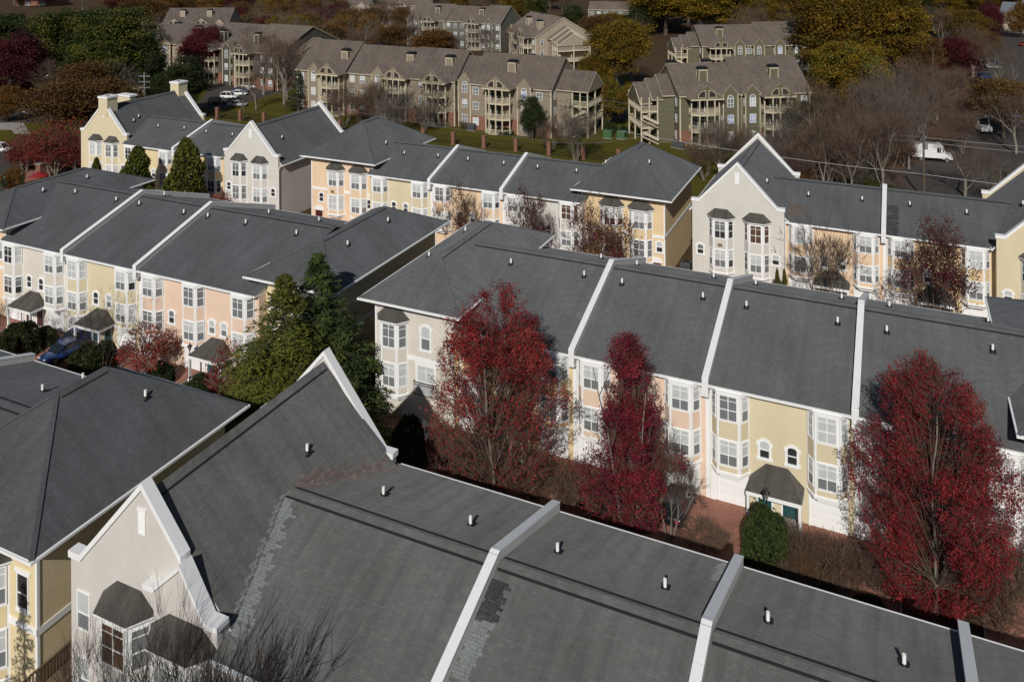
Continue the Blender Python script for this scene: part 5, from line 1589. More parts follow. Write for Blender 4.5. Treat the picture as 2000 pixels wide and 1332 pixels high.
for i, (u, v, w, h, lb) in enumerate([(1600, 1130, 120, 90, "bare brown shrub with a few orange leaves, nearest the clipped green shrub"), (1660, 1150, 130, 95, "bare brown shrub in the middle of the shrub bed, left of the dark red tree"),
    (1720, 1160, 120, 85, "bare brown shrub at the foot of the big dark red tree"), (1560, 1165, 110, 70, "low rusty shrub at the roof edge below the clipped green shrub"), (1940, 1230, 150, 130, "bare grey brown shrub in the lower right corner, right of the dark red tree"),
    (1990, 1180, 120, 140, "bare brown shrub cut off by the right edge beside the dark red tree"), (1620, 1200, 120, 70, "low bare shrub close to the near roof edge, left of the dark red tree's foot"),
    (1090, 990, 130, 95, "rusty brown shrub between the two big red trees, at the brick driveway"), (1150, 1010, 110, 90, "rusty shrub at the foot of the narrow red tree"), (880, 930, 120, 100, "rusty shrub left of the tall red maple's stems"),
    (1380, 1072, 120, 40, "low dark bare shrub at the roof edge beside the brick driveway"), (1030, 975, 110, 70, "low brown shrub under the tall red maple")]):
    p = atz(u, v, 0); s = FPX / depth(p)
    plant('bare_shrub', p, h / s, w / s, lb, name='bare_shrub', cat='shrub')
T('box_ball', 800, 905, 812, 70, "dark green bush in deep shade beside the grey car", name='boxwood_shrub', cat='shrub')
T('red_small', 868, 905, 815, 105, "small bright red shrub at the left foot of the tall red maple", name='red_shrub', cat='shrub')
T('red_small', 1128, 985, 905, 100, "small red shrub between the two big red trees, before the parapet pilaster", name='red_shrub', cat='shrub')
T('amber', 1585, 1150, 1098, 80, "low amber leaved shrub just right of the clipped green shrub's foot", name='amber_shrub', cat='shrub')
T('box_ball', 1700, 1215, 1165, 80, "low mossy green shrub below the big dark red tree's left side", name='boxwood_shrub', cat='shrub')
T('cedar_olive', 556, 0, 540, 320, "left cedar with olive green drooping branches, in front of the rose townhouse", Y=54.5, name='cedar_tree')
T('cedar_blue', 622, 0, 498, 270, "right cedar, taller and bluer, beside the shaded gap in the middle row", Y=58.0, name='cedar_tree')
T('red_small', 292, 742, 632, 120, "small red leaved tree before the white garage of the wide rose townhouse", name='red_tree')
T('red_small', 452, 0, 668, 105, "small bright red tree left of the olive cedar's foot", Y=55.5, name='red_tree')
T('crape_dark', 205, 735, 560, 130, "slender bare tree beside the brown porch roof of the yellow cream townhouse", name='bare_tree', var=1)
T('crape_dark', 148, 715, 575, 90, "slender bare tree over the blue car", name='bare_tree', var=2)
T('crape_dark', 2, 0, 565, 95, "purple brown bare tree cut off by the left edge, middle row", Y=54.0, name='bare_tree', var=0)
for (u, v, vt, w, lb) in [(40, 690, 628, 75, "dark green rounded hedge left of the blue car"), (85, 670, 640, 55, "dark green rounded bush by the maroon door porch"), (170, 735, 672, 75, "green bush with yellow tips right of the blue car"),
    (205, 715, 665, 50, "dark green bush below the brown porch roof left of the small red tree"), (313, 748, 705, 55, "dark round clipped bush right of the small red tree"), (395, 765, 730, 60, "dark round clipped bush beside the black lamp post"), (8, 715, 655, 50, "dark hedge at the left edge below the bare tree")]:
    T('box_ball', u, v, vt, w, lb, name='boxwood_shrub', cat='shrub')
# trees of the alley before the back row
T('crape_sparse', 893, 0, 345, 100, "bronze leaved crape myrtle, left one before the back row", Y=91, name='crape_myrtle', var=0)
T('crape_sparse', 1040, 0, 350, 105, "sparse dark red crape myrtle, middle one before the back row", Y=91, name='crape_myrtle', var=1)
T('crape_sparse', 1172, 0, 385, 150, "crape myrtle with mixed red and amber leaves before the orange cream townhouse", Y=90, name='crape_myrtle', var=2)
T('crape_bare', 1610, 0, 420, 170, "bare brown tree before the peach townhouse at right", Y=93, name='crape_myrtle', var=0)
T('crape_sparse', 1838, 0, 418, 175, "sparse wine red tree before the yellow townhouse at right", Y=92, name='crape_myrtle', var=3)
T('red_small', 428, 0, 372, 70, "small red shrub below the greige gable in the back row", Y=90, name='red_tree')
T('arborvitae', 365, 0, 270, 98, "large conical arborvitae before the orange townhouse", Y=91, name='arborvitae', var=0)
T('arborvitae', 270, 0, 286, 84, "medium conical arborvitae with two tips before the yellow townhouse", Y=91, name='arborvitae', var=1)
T('arborvitae', 190, 0, 308, 36, "small conical arborvitae below the gable with chimneys", Y=91, name='arborvitae', var=0)
T('arborvitae', 1518, 0, 524, 18, "tiny yellow green conical shrub, left of a pair below the light grey gable", Y=95.5, name='arborvitae', var=0)
T('arborvitae', 1532, 0, 526, 18, "tiny yellow green conical shrub, right of a pair below the light grey gable", Y=95.5, name='arborvitae', var=1)
# bottom left: outside the near gable, and what casts the twig shadows on its roof
plant('bare_fine', (-34.2, 26.6), 10.6, 5.0, "bare twiggy tree before the left bay of the near gabled townhouse, bottom left", name='bare_tree', rz=0.4)
plant('bare_fine', (-29.6, 26.2), 12.6, 5.6, "bare twiggy tree before the right bay of the near gabled townhouse, bottom left", name='bare_tree', rz=2.0)
plant('bare_shadow', (-25.8, 25.6), 13.9, 6.0, "bare twiggy tree at the eave whose twig shadow lies across the near roof", name='bare_tree', rz=3.3)
plant('bare_shadow', (-22.9, 24.2), 12.8, 6.5, "bare tree below the picture's edge, shading the near roof with more twig shadows", name='bare_tree', rz=5.0)
plant('spruce', (-41.2, 24.2), 11.0, 3.6, "dark conifer below the picture shading the lower left cream townhouse", name='conifer_tree')
# woods at the left
W_ = [('evergreen', 20, 165, 25, 150, "dark evergreen tree at the left edge, behind the dark red crown"), ('moss', 105, 185, 22, 150, "mossy green tree second from the left in the dark grove"), ('evergreen', 165, 180, 20, 140, "dark evergreen tree in the middle of the left grove"),
    ('moss', 200, 210, 45, 125, "yellow green lit tree in the left grove"), ('moss', 235, 205, 18, 150, "largest green tree, at the right end of the left grove"), ('evergreen', 283, 205, 60, 90, "dark green tree touching the sand apartment, right of the left grove"),
    ('wine', 36, 212, 62, 125, "wine red round tree at the far left before the evergreens"), ('bare', 330, 125, 20, 90, "bare purple tree over the sand apartments' roofs at upper left"), ('bare', 690, 165, 40, 90, "bare purple tree over the right end of the dark taupe apartments"), ('bare', 640, 150, 30, 100, "bare purple tree over the middle of the dark taupe apartments"), ('bare', 555, 205, 60, 100, "bare tree with thin limbs beside the car park's far end"), ('bare', 500, 215, 130, 70, "bare tree standing on the lawn before the taupe apartments"), ('brown', 280, 60, -5, 90, "brown far tree left of the sand apartments"), ('crimson', 402, 160, 52, 95, "crimson round tree beside the car park, upper left"), ('crimson', 452, 130, 75, 55, "second crimson tree right of the crimson round tree"),
    ('evergreen', 362, 232, 112, 120, "broad dark magnolia right of the cross armed pole"), ('brown', 120, 300, 160, 150, "brown oak left of the gable with chimneys"), ('brown', 205, 280, 150, 150, "brown oak behind the gable with chimneys"), ('brown', 165, 250, 120, 110, "dim brown tree in the shade between the left grove and the brown oaks"),
    ('bare', 110, 210, 110, 110, "bare grey tree under the street lamp at left"), ('bare', 215, 235, 118, 110, "bare grey tree left of the cross armed pole"),
    ('flame', 105, 348, 240, 130, "rusty red tree with pale bare stems, left of the gable with chimneys"), ('flame', 150, 345, 262, 85, "flame red tree right against the pale yellow gable"), ('flame', 50, 335, 268, 90, "dull red tree beside the white car at the left edge"),
    ('amber', 14, 238, 168, 62, "small amber street tree at the left edge"), ('amber', 25, 372, 330, 45, "low amber shrub by the wreath lamps at the left edge"), ('box_ball', 60, 328, 305, 30, "dark rounded bush by the left road")]
for k, u, vb, vt, w, lb in W_:
    T(k, u, vb, vt, w, lb, name={'olive': 'golden_tree', 'evergreen': 'evergreen_tree', 'moss': 'evergreen_tree', 'wine': 'red_tree', 'crimson': 'red_tree', 'brown': 'oak_tree', 'bare': 'bare_tree', 'flame': 'red_tree', 'amber': 'amber_tree', 'box_ball': 'boxwood_shrub'}[k], cat='shrub' if k == 'box_ball' else 'tree')
# before and around the apartments
X_ = [('spruce', 583, 218, 138, 52, "dark spruce at the left corner of the long tan apartments"), ('evergreen', 1040, 275, 188, 56, "dark holly before the right section of the tan apartments"), ('arborvitae', 942, 246, 190, 24, "slim dark evergreen between the balconies of the tan apartments"),
    ('bare_vase', 672, 250, 150, 80, "grey bare tree before the left balconies of the tan apartments"), ('bare_vase', 735, 262, 150, 85, "bare brown tree before the second balconies of the tan apartments"), ('bare_vase', 775, 268, 165, 90, "reddish bare tree right of the second balconies of the tan apartments"),
    ('bare', 868, 248, 128, 120, "big bare tree with a dark trunk before the third balconies of the tan apartments"), ('bare_vase', 1125, 318, 205, 95, "bare vase shaped tree at the right end wall of the tan apartments"), ('evergreen', 1122, 262, 165, 70, "dark evergreen at the stair porch of the tan apartments"),
    ('bare_shrub', 905, 252, 236, 26, "red shrub before the tan apartments by the grey bins"), ('bare_vase', 702, 240, 178, 60, "thin bare tree between the first and second balconies of the tan apartments"),
    ('amber', 848, 120, 58, 105, "amber domed tree behind the roof of the tan apartments"), ('bare', 905, 120, 35, 110, "bare grey tree before the sage apartments"), ('bare', 960, 125, 45, 90, "bare tree between the sage and the pale cream apartments"), ('bare', 810, 105, 20, 80, "bare dark tree at the left end of the sage apartments"),
    ('bare', 425, 130, 20, 90, "bare purple tree above the crimson trees"), ('bare', 575, 150, 35, 100, "bare purple tree at the left side of the dark taupe apartments"), ('bare', 640, 215, 120, 80, "bare tree behind the spruce before the taupe apartments"), ('bare', 770, 60, -5, 110, "bare purple tree at the top left of the sage apartments"), ('bare', 700, 110, 30, 90, "bare purple tree behind the left roof of the tan apartments"), ('bare', 1010, 130, 50, 80, "bare tree left of the pale cream apartments"),
    ('bare_vase', 1075, 300, 225, 60, "small bare tree behind the brick posts at the right of the lawn"), ('bare_vase', 830, 262, 190, 60, "bare brown tree between the second and third balconies of the tan apartments"), ('bare', 470, 160, 40, 110, "bare purple tree above the car park, leftmost of its stand"), ('bare', 515, 185, 48, 130, "bare purple tree right of the parked cars"), ('bare', 560, 195, 70, 110, "bare tree before the dark taupe apartments"), ('bare', 600, 200, 95, 90, "bare dark tree left of the tan apartments' corner"),
    ('bare', 520, 120, 20, 120, "bare purple tree higher up behind the car park"), ('bare', 600, 90, 5, 110, "bare purple tree above the dark taupe apartments"), ('bare', 740, 80, 0, 120, "bare purple tree above the tan apartments' left roof"), ('wine', 660, 60, 8, 60, "wine red tree behind the dark taupe apartments"),
    ('bare', 690, 70, 5, 90, "bare tree beside the far small cream gable"), ('gold', 548, 28, 2, 90, "ochre tree row in the far left of centre at the top"), ('wine', 250, 30, -10, 90, "dull red far tree at the top, above the left grove"), ('brown', 330, 40, -8, 80, "brown far tree above the sand apartments"), ('gold', 435, 30, -10, 70, "far ochre tree at the top, right of the sand apartments"),
    ('gold', 1205, 185, 40, 120, "golden tree left of the grey olive apartments, tall and thin crowned"), ('bare', 1235, 165, 28, 110, "pale bare tree before the golden woods, left of the grey olive apartments"), ('gold', 1155, 185, 110, 70, "yellow green tree right of the pale cream apartments"), ('olive', 1188, 250, 150, 72, "mossy tree above the utility boxes"), ('olive', 1235, 235, 165, 60, "olive tree at the left end of the olive apartments"),
    ('gold', 1148, 190, 135, 40, "small yellow tree before the right end of the tan apartments")]
for k, u, vb, vt, w, lb in X_:
    T(k, u, vb, vt, w, lb, name={'olive': 'golden_tree', 'spruce': 'conifer_tree', 'evergreen': 'evergreen_tree', 'moss': 'evergreen_tree', 'arborvitae': 'arborvitae', 'bare_vase': 'bare_tree', 'bare': 'bare_tree', 'bare_shrub': 'red_shrub', 'amber': 'amber_tree', 'wine': 'red_tree', 'gold': 'golden_tree', 'brown': 'oak_tree'}[k], cat='shrub' if k == 'bare_shrub' else 'tree')
# woods at the right
R_ = [('bare', 1500, 395, 215, 110, "bare brown tree just right of the grey gable's rear coping"), ('bare', 1555, 380, 190, 120, "bare brown tree with pale upper limbs in the left of the right woods"), ('bare', 1610, 400, 210, 130, "bare brown tree standing forward in the right woods"), ('bare', 1665, 405, 215, 130, "bare grey tree standing forward in the middle of the right woods"), ('bare', 1725, 395, 190, 130, "bare brown tree standing forward at the right of the woods"),
    ('bare', 1690, 300, 130, 120, "bare brown tree below the golden tree, right woods"), ('bare', 1775, 330, 150, 120, "bare brown tree above the white truck, at the end of the woods"), ('bare_vase', 1800, 260, 120, 110, "bare brown thicket tree left of the reddish slope"), ('bare', 1765, 250, 110, 110, "bare brown tree below the golden oaks at upper right"), ('bare', 1900, 150, 40, 110, "bare purple tree by the bright blue car"), ('bare', 1985, 300, 170, 130, "bare brown tree at the right edge below the warehouse"), ('bare', 1930, 400, 300, 110, "bare brown tree at the far right behind the yellow gable"),
    ('bare', 1830, 235, 120, 110, "bare brown tree on the reddish slope behind the white truck"), ('bare_vase', 1860, 215, 130, 90, "grey bare tree on the reddish slope below the wine red tree"), ('bare', 1805, 290, 175, 100, "bare brown tree just behind the white truck"), ('bare_vase', 1880, 300, 215, 90, "low bare brown tree between the two white trucks"), ('bare', 1950, 180, 70, 110, "bare brown tree among the parked cars at upper right"), ('brown', 1915, 130, 60, 70, "thin brown tree by the right car park's upper end"),
    ('gold', 1560, 90, -20, 120, "golden tree at the top, right end of the grey olive apartments"), ('gold', 1345, 50, -45, 110, "golden tree at the top, behind the grey olive apartments' left roof"), ('brown', 1690, 120, -10, 110, "amber brown tree at the top between the two golden oaks"),
    ('bare', 1480, 110, 0, 100, "bare purple tree in the gap left of the huge golden oak"),
    ('gold', 1300, 70, -45, 150, "golden tree at the top, above the left end of the grey olive apartments"), ('gold', 1400, 75, -40, 150, "golden tree at the top, above the middle of the grey olive apartments"), ('gold', 1490, 70, -45, 130, "golden tree at the top, right above the grey olive apartments"),
    ('gold', 1640, 165, -30, 190, "huge golden oak right of the grey olive apartments"), ('gold', 1745, 165, -30, 170, "golden oak right of the huge golden oak"), ('gold', 1585, 140, 45, 80, "small golden tree touching the right end of the grey olive apartments"), ('olive', 1655, 235, 82, 150, "olive gold tree below the huge golden oak"), ('gold', 1700, 225, 90, 100, "golden tree right of the olive gold tree"),
    ('bare', 1450, 130, 20, 90, "dark bare tree before the grey olive apartments' roof"), ('bare', 1500, 140, 30, 90, "dark bare tree before the right half of the grey olive apartments"), ('bare', 1540, 120, 10, 90, "bare purple tree at the top right of the grey olive apartments"),
    ('brown', 1545, 260, 140, 80, "amber brown tree right of the olive apartments' last balconies"), ('moss', 1570, 300, 200, 90, "dark green ivy clad tree right of the olive apartments"), ('evergreen', 1640, 330, 230, 100, "dark evergreen understorey tree among the bare woods"), ('evergreen', 1700, 345, 265, 80, "dark evergreen at the right end of the bare woods, left of the white truck"),
    ('bare', 1600, 330, 150, 150, "pale grey bare tree with white blossom tips in the right woods"), ('bare', 1660, 350, 170, 140, "tall bare tree in the middle of the right woods"), ('bare_vase', 1740, 330, 130, 150, "brown bare tree leaning right, upper right woods"), ('bare_vase', 1700, 370, 200, 150, "brown bare tree at the right end of the woods, above the roof ridge"), ('bare_vase', 1620, 390, 235, 150, "brown bare tree with many stems above the back row's roof"), ('bare_vase', 1560, 395, 265, 140, "brown bare tree behind the light grey gable"), ('bare', 1530, 350, 190, 110, "tall thin bare tree left in the right woods"),
    ('bare_vase', 1405, 330, 228, 100, "reddish bare tree before the olive apartments' balconies"), ('bare_vase', 1450, 345, 240, 95, "pink brown bare tree before the right of the olive apartments"), ('bare_vase', 1375, 352, 255, 80, "bare brown tree behind the orange cream townhouse's roof"), ('bare_vase', 1500, 372, 262, 100, "bare tree right behind the light grey gable's coping"),
    ('wine', 1868, 168, 75, 90, "dark wine red tree before the fence at upper right"), ('wine', 1935, 100, 2, 60, "purple red tree left of the white warehouse"), ('olive', 1890, 110, 20, 90, "olive tree left of the purple red tree by the warehouse"), ('bare', 1840, 110, 5, 90, "dark bare tree right of the golden oaks"), ('brown', 1800, 175, 70, 80, "brown tree behind the upper right fence"), ('amber', 1995, 75, 5, 50, "orange tree before the white warehouse at the right edge"),
    ('bare', 1960, 215, 90, 120, "bare purple tree over the parked cars at the right"), ('brown', 1960, 270, 155, 130, "brown tree with thin leaves right of the far white truck"), ('bare', 1885, 385, 262, 150, "bare tree with forked trunk and long shadow right of the white truck"), ('bare_vase', 1890, 250, 190, 80, "grey bare shrubby tree left of the far white truck"), ('moss', 1960, 352, 335, 36, "small olive shrub by the car park, right of the forked bare tree"), ('box_ball', 1838, 168, 148, 26, "bright green bush before the upper right fence"),
    ('gold', 1880, 40, -25, 120, "golden tree at the top right corner"), ('gold', 1975, 35, -25, 110, "golden tree above the white warehouse")]
for k, u, vb, vt, w, lb in R_:
    T(k, u, vb, vt, w, lb, name={'olive': 'golden_tree', 'evergreen': 'evergreen_tree', 'moss': 'evergreen_tree', 'bare_vase': 'bare_tree', 'bare': 'bare_tree', 'amber': 'amber_tree', 'wine': 'red_tree', 'gold': 'golden_tree', 'brown': 'oak_tree', 'box_ball': 'boxwood_shrub'}[k], cat='shrub' if k == 'box_ball' else 'tree')
for (u, v, vt, w, lb) in [(1192, 258, 238, 30, "round green shrub left of the utility boxes"), (1218, 262, 245, 20, "round green shrub between the utility boxes and the olive apartments"), (1180, 250, 232, 24, "yellow green low shrub left behind the utility boxes"), (985, 262, 250, 40, "clipped hedge below the right balconies of the tan apartments"), (640, 225, 212, 40, "dark clipped hedge below the left balconies of the tan apartments")]:
    T('box_ball', u, v, vt, w, lb, name='boxwood_shrub', cat='shrub')
# the far wood that closes the view: one mass
def wood(name, label, spots, seed):
    rng = random.Random(seed)
    V, F, Mi, mats, off = [], [], [], [], 0
    for (kind, p, H, W) in spots:
        for me in PROTO[kind][rng.randrange(len(PROTO[kind]))][:2]:
            tr = [q for q in PROTO[kind] if me in q[:2]][0]
            n = len(me.vertices); co = np.empty(n * 3, np.float32); me.vertices.foreach_get('co', co); co = co.reshape(-1, 3).copy()
            a = rng.uniform(0, 6.28); c, s = math.cos(a), math.sin(a)
            co[:, :2] = co[:, :2] @ np.array([[c, s], [-s, c]], np.float32)
            co *= np.array([W / tr[3], W / tr[3], H / tr[2]], np.float32); co += np.array([p[0], p[1], 0], np.float32)
            m = len(me.polygons); vi = np.empty(len(me.loops), np.int32); me.loops.foreach_get('vertex_index', vi)
            mi = np.empty(m, np.int32); me.polygons.foreach_get('material_index', mi)
            lut = []
            for q in me.materials:
                if q.name not in mats:
                    mats.append(q.name)
                lut.append(mats.index(q.name))
            V.append(co); F.append(vi.reshape(-1, 4) + off); Mi.append(np.array(lut)[mi]); off += n
    o = link(name, np_mesh(name, np.concatenate(V), np.concatenate(F), mats, np.concatenate(Mi)))
    o['label'] = label; o['kind'] = 'stuff'; o['category'] = 'woods'
    return o
wr = random.Random(17)
spots = []
for k in range(120):
    u = wr.uniform(-80, 2080); Y = wr.uniform(285, 560)
    p = ground_y(u, Y / (0.9 if u < 1000 else 1.0))
    if depth(p) < 300 or (1900 < u < 2050 and depth(p) < 470):
        continue
    if 280 < u < 470 and depth(p) < 330:
        continue
    if u > 1150:
        kind = wr.choice(['gold', 'gold', 'moss', 'brown', 'bare', 'evergreen'])
    elif u > 900:
        kind = wr.choice(['evergreen', 'bare', 'moss', 'gold', 'gold', 'evergreen'])
    else:
        kind = wr.choice(['bare', 'brown', 'gold', 'wine', 'evergreen', 'bare', 'amber', 'brown'])
    spots.append((kind, p, wr.uniform(11, 19), wr.uniform(12, 19)))
wood('far_woods', "far mixed autumn woods filling the top of the picture behind the apartments", spots, 3)
spots = []
for k in range(70):
    u = wr.uniform(300, 800); v = wr.uniform(30, 108)
    if 285 < u < 450 and v > 48:
        continue
    p = atz(u, v, 0)
    spots.append((wr.choice(['bare', 'bare', 'bare', 'brown', 'brown', 'wine', 'amber', 'gold']), p, wr.uniform(9, 14), wr.uniform(9, 14)))
for k in range(14):
    u = wr.uniform(1040, 1290); v = wr.uniform(40, 110)
    spots.append((wr.choice(['bare', 'gold', 'bare', 'olive']), atz(u, v, 0), wr.uniform(9, 13), wr.uniform(8, 13)))
wood('grey_woods', "grey purple bare woods between the farther apartment blocks", spots, 5)
spots = []
for k in range(26):
    u = wr.uniform(1475, 1770); v = wr.uniform(300, 400)
    spots.append((wr.choice(['bare_shrub', 'moss', 'bare_vase', 'evergreen', 'brown']), atz(u, v, 0), wr.uniform(2.5, 6), wr.uniform(4, 7)))
wood('undergrowth', "tangled brown undergrowth beneath the bare trees of the right woods", spots, 4)

# ------------------------------------------------------------------ vehicles
def paint(name, col):
    if name in MATS:
        return name
    m, nt, b = new_mat(name)
    b.inputs['Base Color'].default_value = (*col, 1)
    b.inputs['Roughness'].default_value = 0.35
    b.inputs['Coat Weight'].default_value = 0.6
    b.inputs['Coat Roughness'].default_value = 0.08
    return name
paint('paint_white', (0.72, 0.72, 0.72)); paint('paint_blue_shaded', (0.006, 0.03, 0.11)); paint('paint_black', (0.012, 0.012, 0.013)); paint('paint_silver', (0.30, 0.31, 0.32)); paint('paint_navy', (0.015, 0.03, 0.10)); paint('paint_sky', (0.02, 0.14, 0.50)); paint('paint_red', (0.25, 0.02, 0.02))  # the plain blue is darkened, shade on the car put into its colour
flat('car_glass', (0.015, 0.017, 0.02), 0.08, 0, 0.6)
flat('tyre', (0.015, 0.015, 0.015), 0.85); flat('rim', (0.35, 0.35, 0.36), 0.35, 0.7)
flat('lamp_clear', (0.6, 0.6, 0.6), 0.15); flat('lamp_red', (0.30, 0.01, 0.01), 0.2)
CARS = {}
def car_meshes(col, tall):
    key = (col, tall)
    if key in CARS:
        return CARS[key]
    W = 0.92; zt = 1.72 if tall else 1.43; zb = 0.98 if tall else 0.90
    # lower body: cross sections along the length, front at +x
    sec = [(-2.25, 0.74, 0.45, 0.72), (-2.18, 0.82, 0.30, zb - 0.06), (-1.75, W, 0.24, zb + 0.02), (-0.9, W, 0.22, zb), (0.5, W, 0.22, zb - 0.02), (1.2, W, 0.23, zb - 0.09), (1.85, 0.88, 0.26, zb - 0.20), (2.22, 0.74, 0.32, zb - 0.30), (2.30, 0.64, 0.40, 0.58)]
    b = MB(); ring = []
    for (x, w, z0, z1) in sec:
        zm = z0 + (z1 - z0) * 0.55
        ring.append([(x, -w * 0.86, z0), (x, -w, z0 + 0.12), (x, -w, zm), (x, -w * 0.93, z1 - 0.03), (x, -w * 0.80, z1), (x, 0, z1 + 0.03), (x, w * 0.80, z1), (x, w * 0.93, z1 - 0.03), (x, w, zm), (x, w, z0 + 0.12), (x, w * 0.86, z0)])
    n = len(ring[0]); vs = [p for r in ring for p in r]
    fs = [(i * n + k, i * n + (k + 1) % n, (i + 1) * n + (k + 1) % n, (i + 1) * n + k) for i in range(len(ring) - 1) for k in range(n)]
    fs = [f[::-1] for f in fs]
    fs += [tuple(range(n)), tuple(range((len(ring) - 1) * n, len(ring) * n))[::-1]]
    b.idx(vs, fs, 0)
    body = b.mesh('body', [col], True)
    c = MB()
    if tall:
        base = [(-2.1, zb), (1.15, zb - 0.05)]; top = [(-1.85, zt - 0.03), (-1.2, zt), (-0.1, zt), (0.35, zt - 0.06)]
    else:
        base = [(-1.85, zb), (1.2, zb - 0.06)]; top = [(-1.05, zt - 0.04), (-0.6, zt), (-0.05, zt), (0.35, zt - 0.07)]
    wt, wb = 0.62, 0.80
    L = [(base[0][0], -wb, base[0][1]), (top[0][0], -wt, top[0][1]), (top[1][0], -wt, top[1][1]), (top[2][0], -wt, top[2][1]), (top[3][0], -wt, top[3][1]), (base[1][0], -wb, base[1][1])]
    R = [(x, -y, z) for x, y, z in L]
    c.face(L[::-1], 1); c.face(R, 1)
    c.face([L[0], L[1], R[1], R[0]], 1); c.face([L[4], L[5], R[5], R[4]], 1)
    for k in (1, 2, 3):
        c.face([L[k], L[k + 1], R[k + 1], R[k]], 0)
    for s in (-1, 1):                                                # pillars and roof rails in body colour
        Q = [(x, y * 1.012 * 1, z) for x, y, z in (L if s < 0 else R)]
        for a, e in ((0, 1), (4, 5)):
            c.beam(Q[a], Q[e], 0.05, 0.10, 0)
        for k in (1, 2, 3):
            c.beam(Q[k], Q[k + 1], 0.06, 0.07, 0)
        mx = (-0.55, s * (wb + 0.005), zb - 0.02); c.beam(mx, (-0.42, s * (wt + 0.01), zt - 0.03), 0.04, 0.09, 0)
    cab = c.mesh('cabin', [col, 'car_glass'])
    w = MB()
    for s in (0, 1):
        pass
    t = 16
    def disc(r, y0, y1, m):
        a = [2 * math.pi * k / t for k in range(t)]
        vs = [(r * math.cos(q), y0, r * math.sin(q)) for q in a] + [(r * math.cos(q), y1, r * math.sin(q)) for q in a]
        w.idx(vs, [(k, n_ := (k + 1) % t, t + n_, t + k) for k in range(t)] + [tuple(range(t)), tuple(range(t, 2 * t))[::-1]], m)
    disc(0.34, -0.11, 0.11, 0); disc(0.22, -0.118, 0.118, 1)
    wheel = w.mesh('wheel', ['tyre', 'rim'])
    h = MB(); h.box(-0.06, 0.06, -0.17, 0.17, -0.07, 0.07); head = h.mesh('headlight', ['lamp_clear'])
    h = MB(); h.box(-0.05, 0.05, -0.15, 0.15, -0.09, 0.09); tail = h.mesh('tail_light', ['lamp_red'])
    m_ = MB(); m_.box(-0.06, 0.06, -0.09, 0.09, -0.06, 0.07); mir = m_.mesh('wing_mirror', [col])
    CARS[key] = (body, cab, wheel, head, tail, mir, zb)
    return CARS[key]
def car(label, p, rz, col, tall=False, group=None, cat='car'):
    B = car_meshes(col, tall)
    h = thing('parked_car', label, cat, (p[0], p[1], 0.02), rz, group)
    bo = link('body', B[0], h); link('cabin', B[1], h)
    for x in (-1.35, 1.40):
        for y in (-0.82, 0.82):
            link('wheel', B[2], h, (x, y, 0.34))
    for y in (-0.52, 0.52):
        link('headlight', B[3], h, (2.22, y, 0.62)); link('tail_light', B[4], h, (-2.22, y, 0.72))
    for y in (-0.98, 0.98):
        link('wing_mirror', B[5], h, (0.72, y, B[6] + 0.05))
    return h
R_90 = math.pi / 2
car("blue sports car parked on the brick driveway beside the yellow cream townhouse", atz(126, 690, 0.3), -R_90 - 0.15, 'paint_blue_shaded')
car("second blue car nose to the garage behind the blue sports car, half in tree shadow", atz(158, 656, 0.6), R_90, 'paint_blue_shaded')
car("black car parked before the rose townhouse's white garage", atz(1325, 985, 0.5), R_90 - 0.03, 'paint_black', True)
car("silver grey car in deep shade below the juliet balcony", atz(812, 852, 0.7), R_90, 'paint_silver')
car("white car cut off by the left edge on the road", atz(2, 292, 0.5), 0.25, 'paint_white', True)
for (u, v, rz, col, tl, lb) in [(448, 190, 0.35, 'paint_white', True, "white car at the front of the car park row by the lawn"), (466, 184, 0.35, 'paint_white', False, "white saloon second from the lawn in the car park row"), (470, 178, 0.35, 'paint_navy', False, "dark blue car in the middle of the car park row"),
    (487, 170, 0.15, 'paint_white', False, "long white car side on in the car park row"), (500, 163, 0.2, 'paint_white', False, "white car behind the long white car in the car park"), (508, 160, 0.2, 'paint_navy', False, "navy car at the far right of the car park row"), (492, 156, 0.2, 'paint_white', True, "white car farthest back in the car park row"),
    (425, 200, 0.4, 'paint_black', True, "black car in tree shade at the left of the car park"), (450, 106, 0.3, 'paint_white', True, "white van half hidden under the crimson tree"), (464, 205, 0.4, 'paint_silver', False, "dim grey car nearest the lawn in the shaded car park"),
    (1922, 82, 0.8, 'paint_sky', False, "bright blue car among the bare trees at upper right"), (1942, 124, 0.5, 'paint_navy', False, "navy car with glinting windows in the right car park"), (1925, 152, 0.5, 'paint_navy', True, "dark blue car under the bare trees of the right car park"), (1940, 132, 0.5, 'paint_silver', False, "silver car behind the navy car in the right car park"),
    (1998, 88, 1.2, 'paint_red', False, "dark red car at the right edge below the warehouse"), (1965, 236, 0.3, 'paint_black', True, "black car in deep shade right of the far white truck"), (1992, 240, 0.3, 'paint_navy', True, "navy car in deep shade at the right edge"), (1940, 228, 0.3, 'paint_black', False, "dark car in shade just behind the far white truck")]:
    car(lb, atz(u, v, 0.4), rz, col, tl)
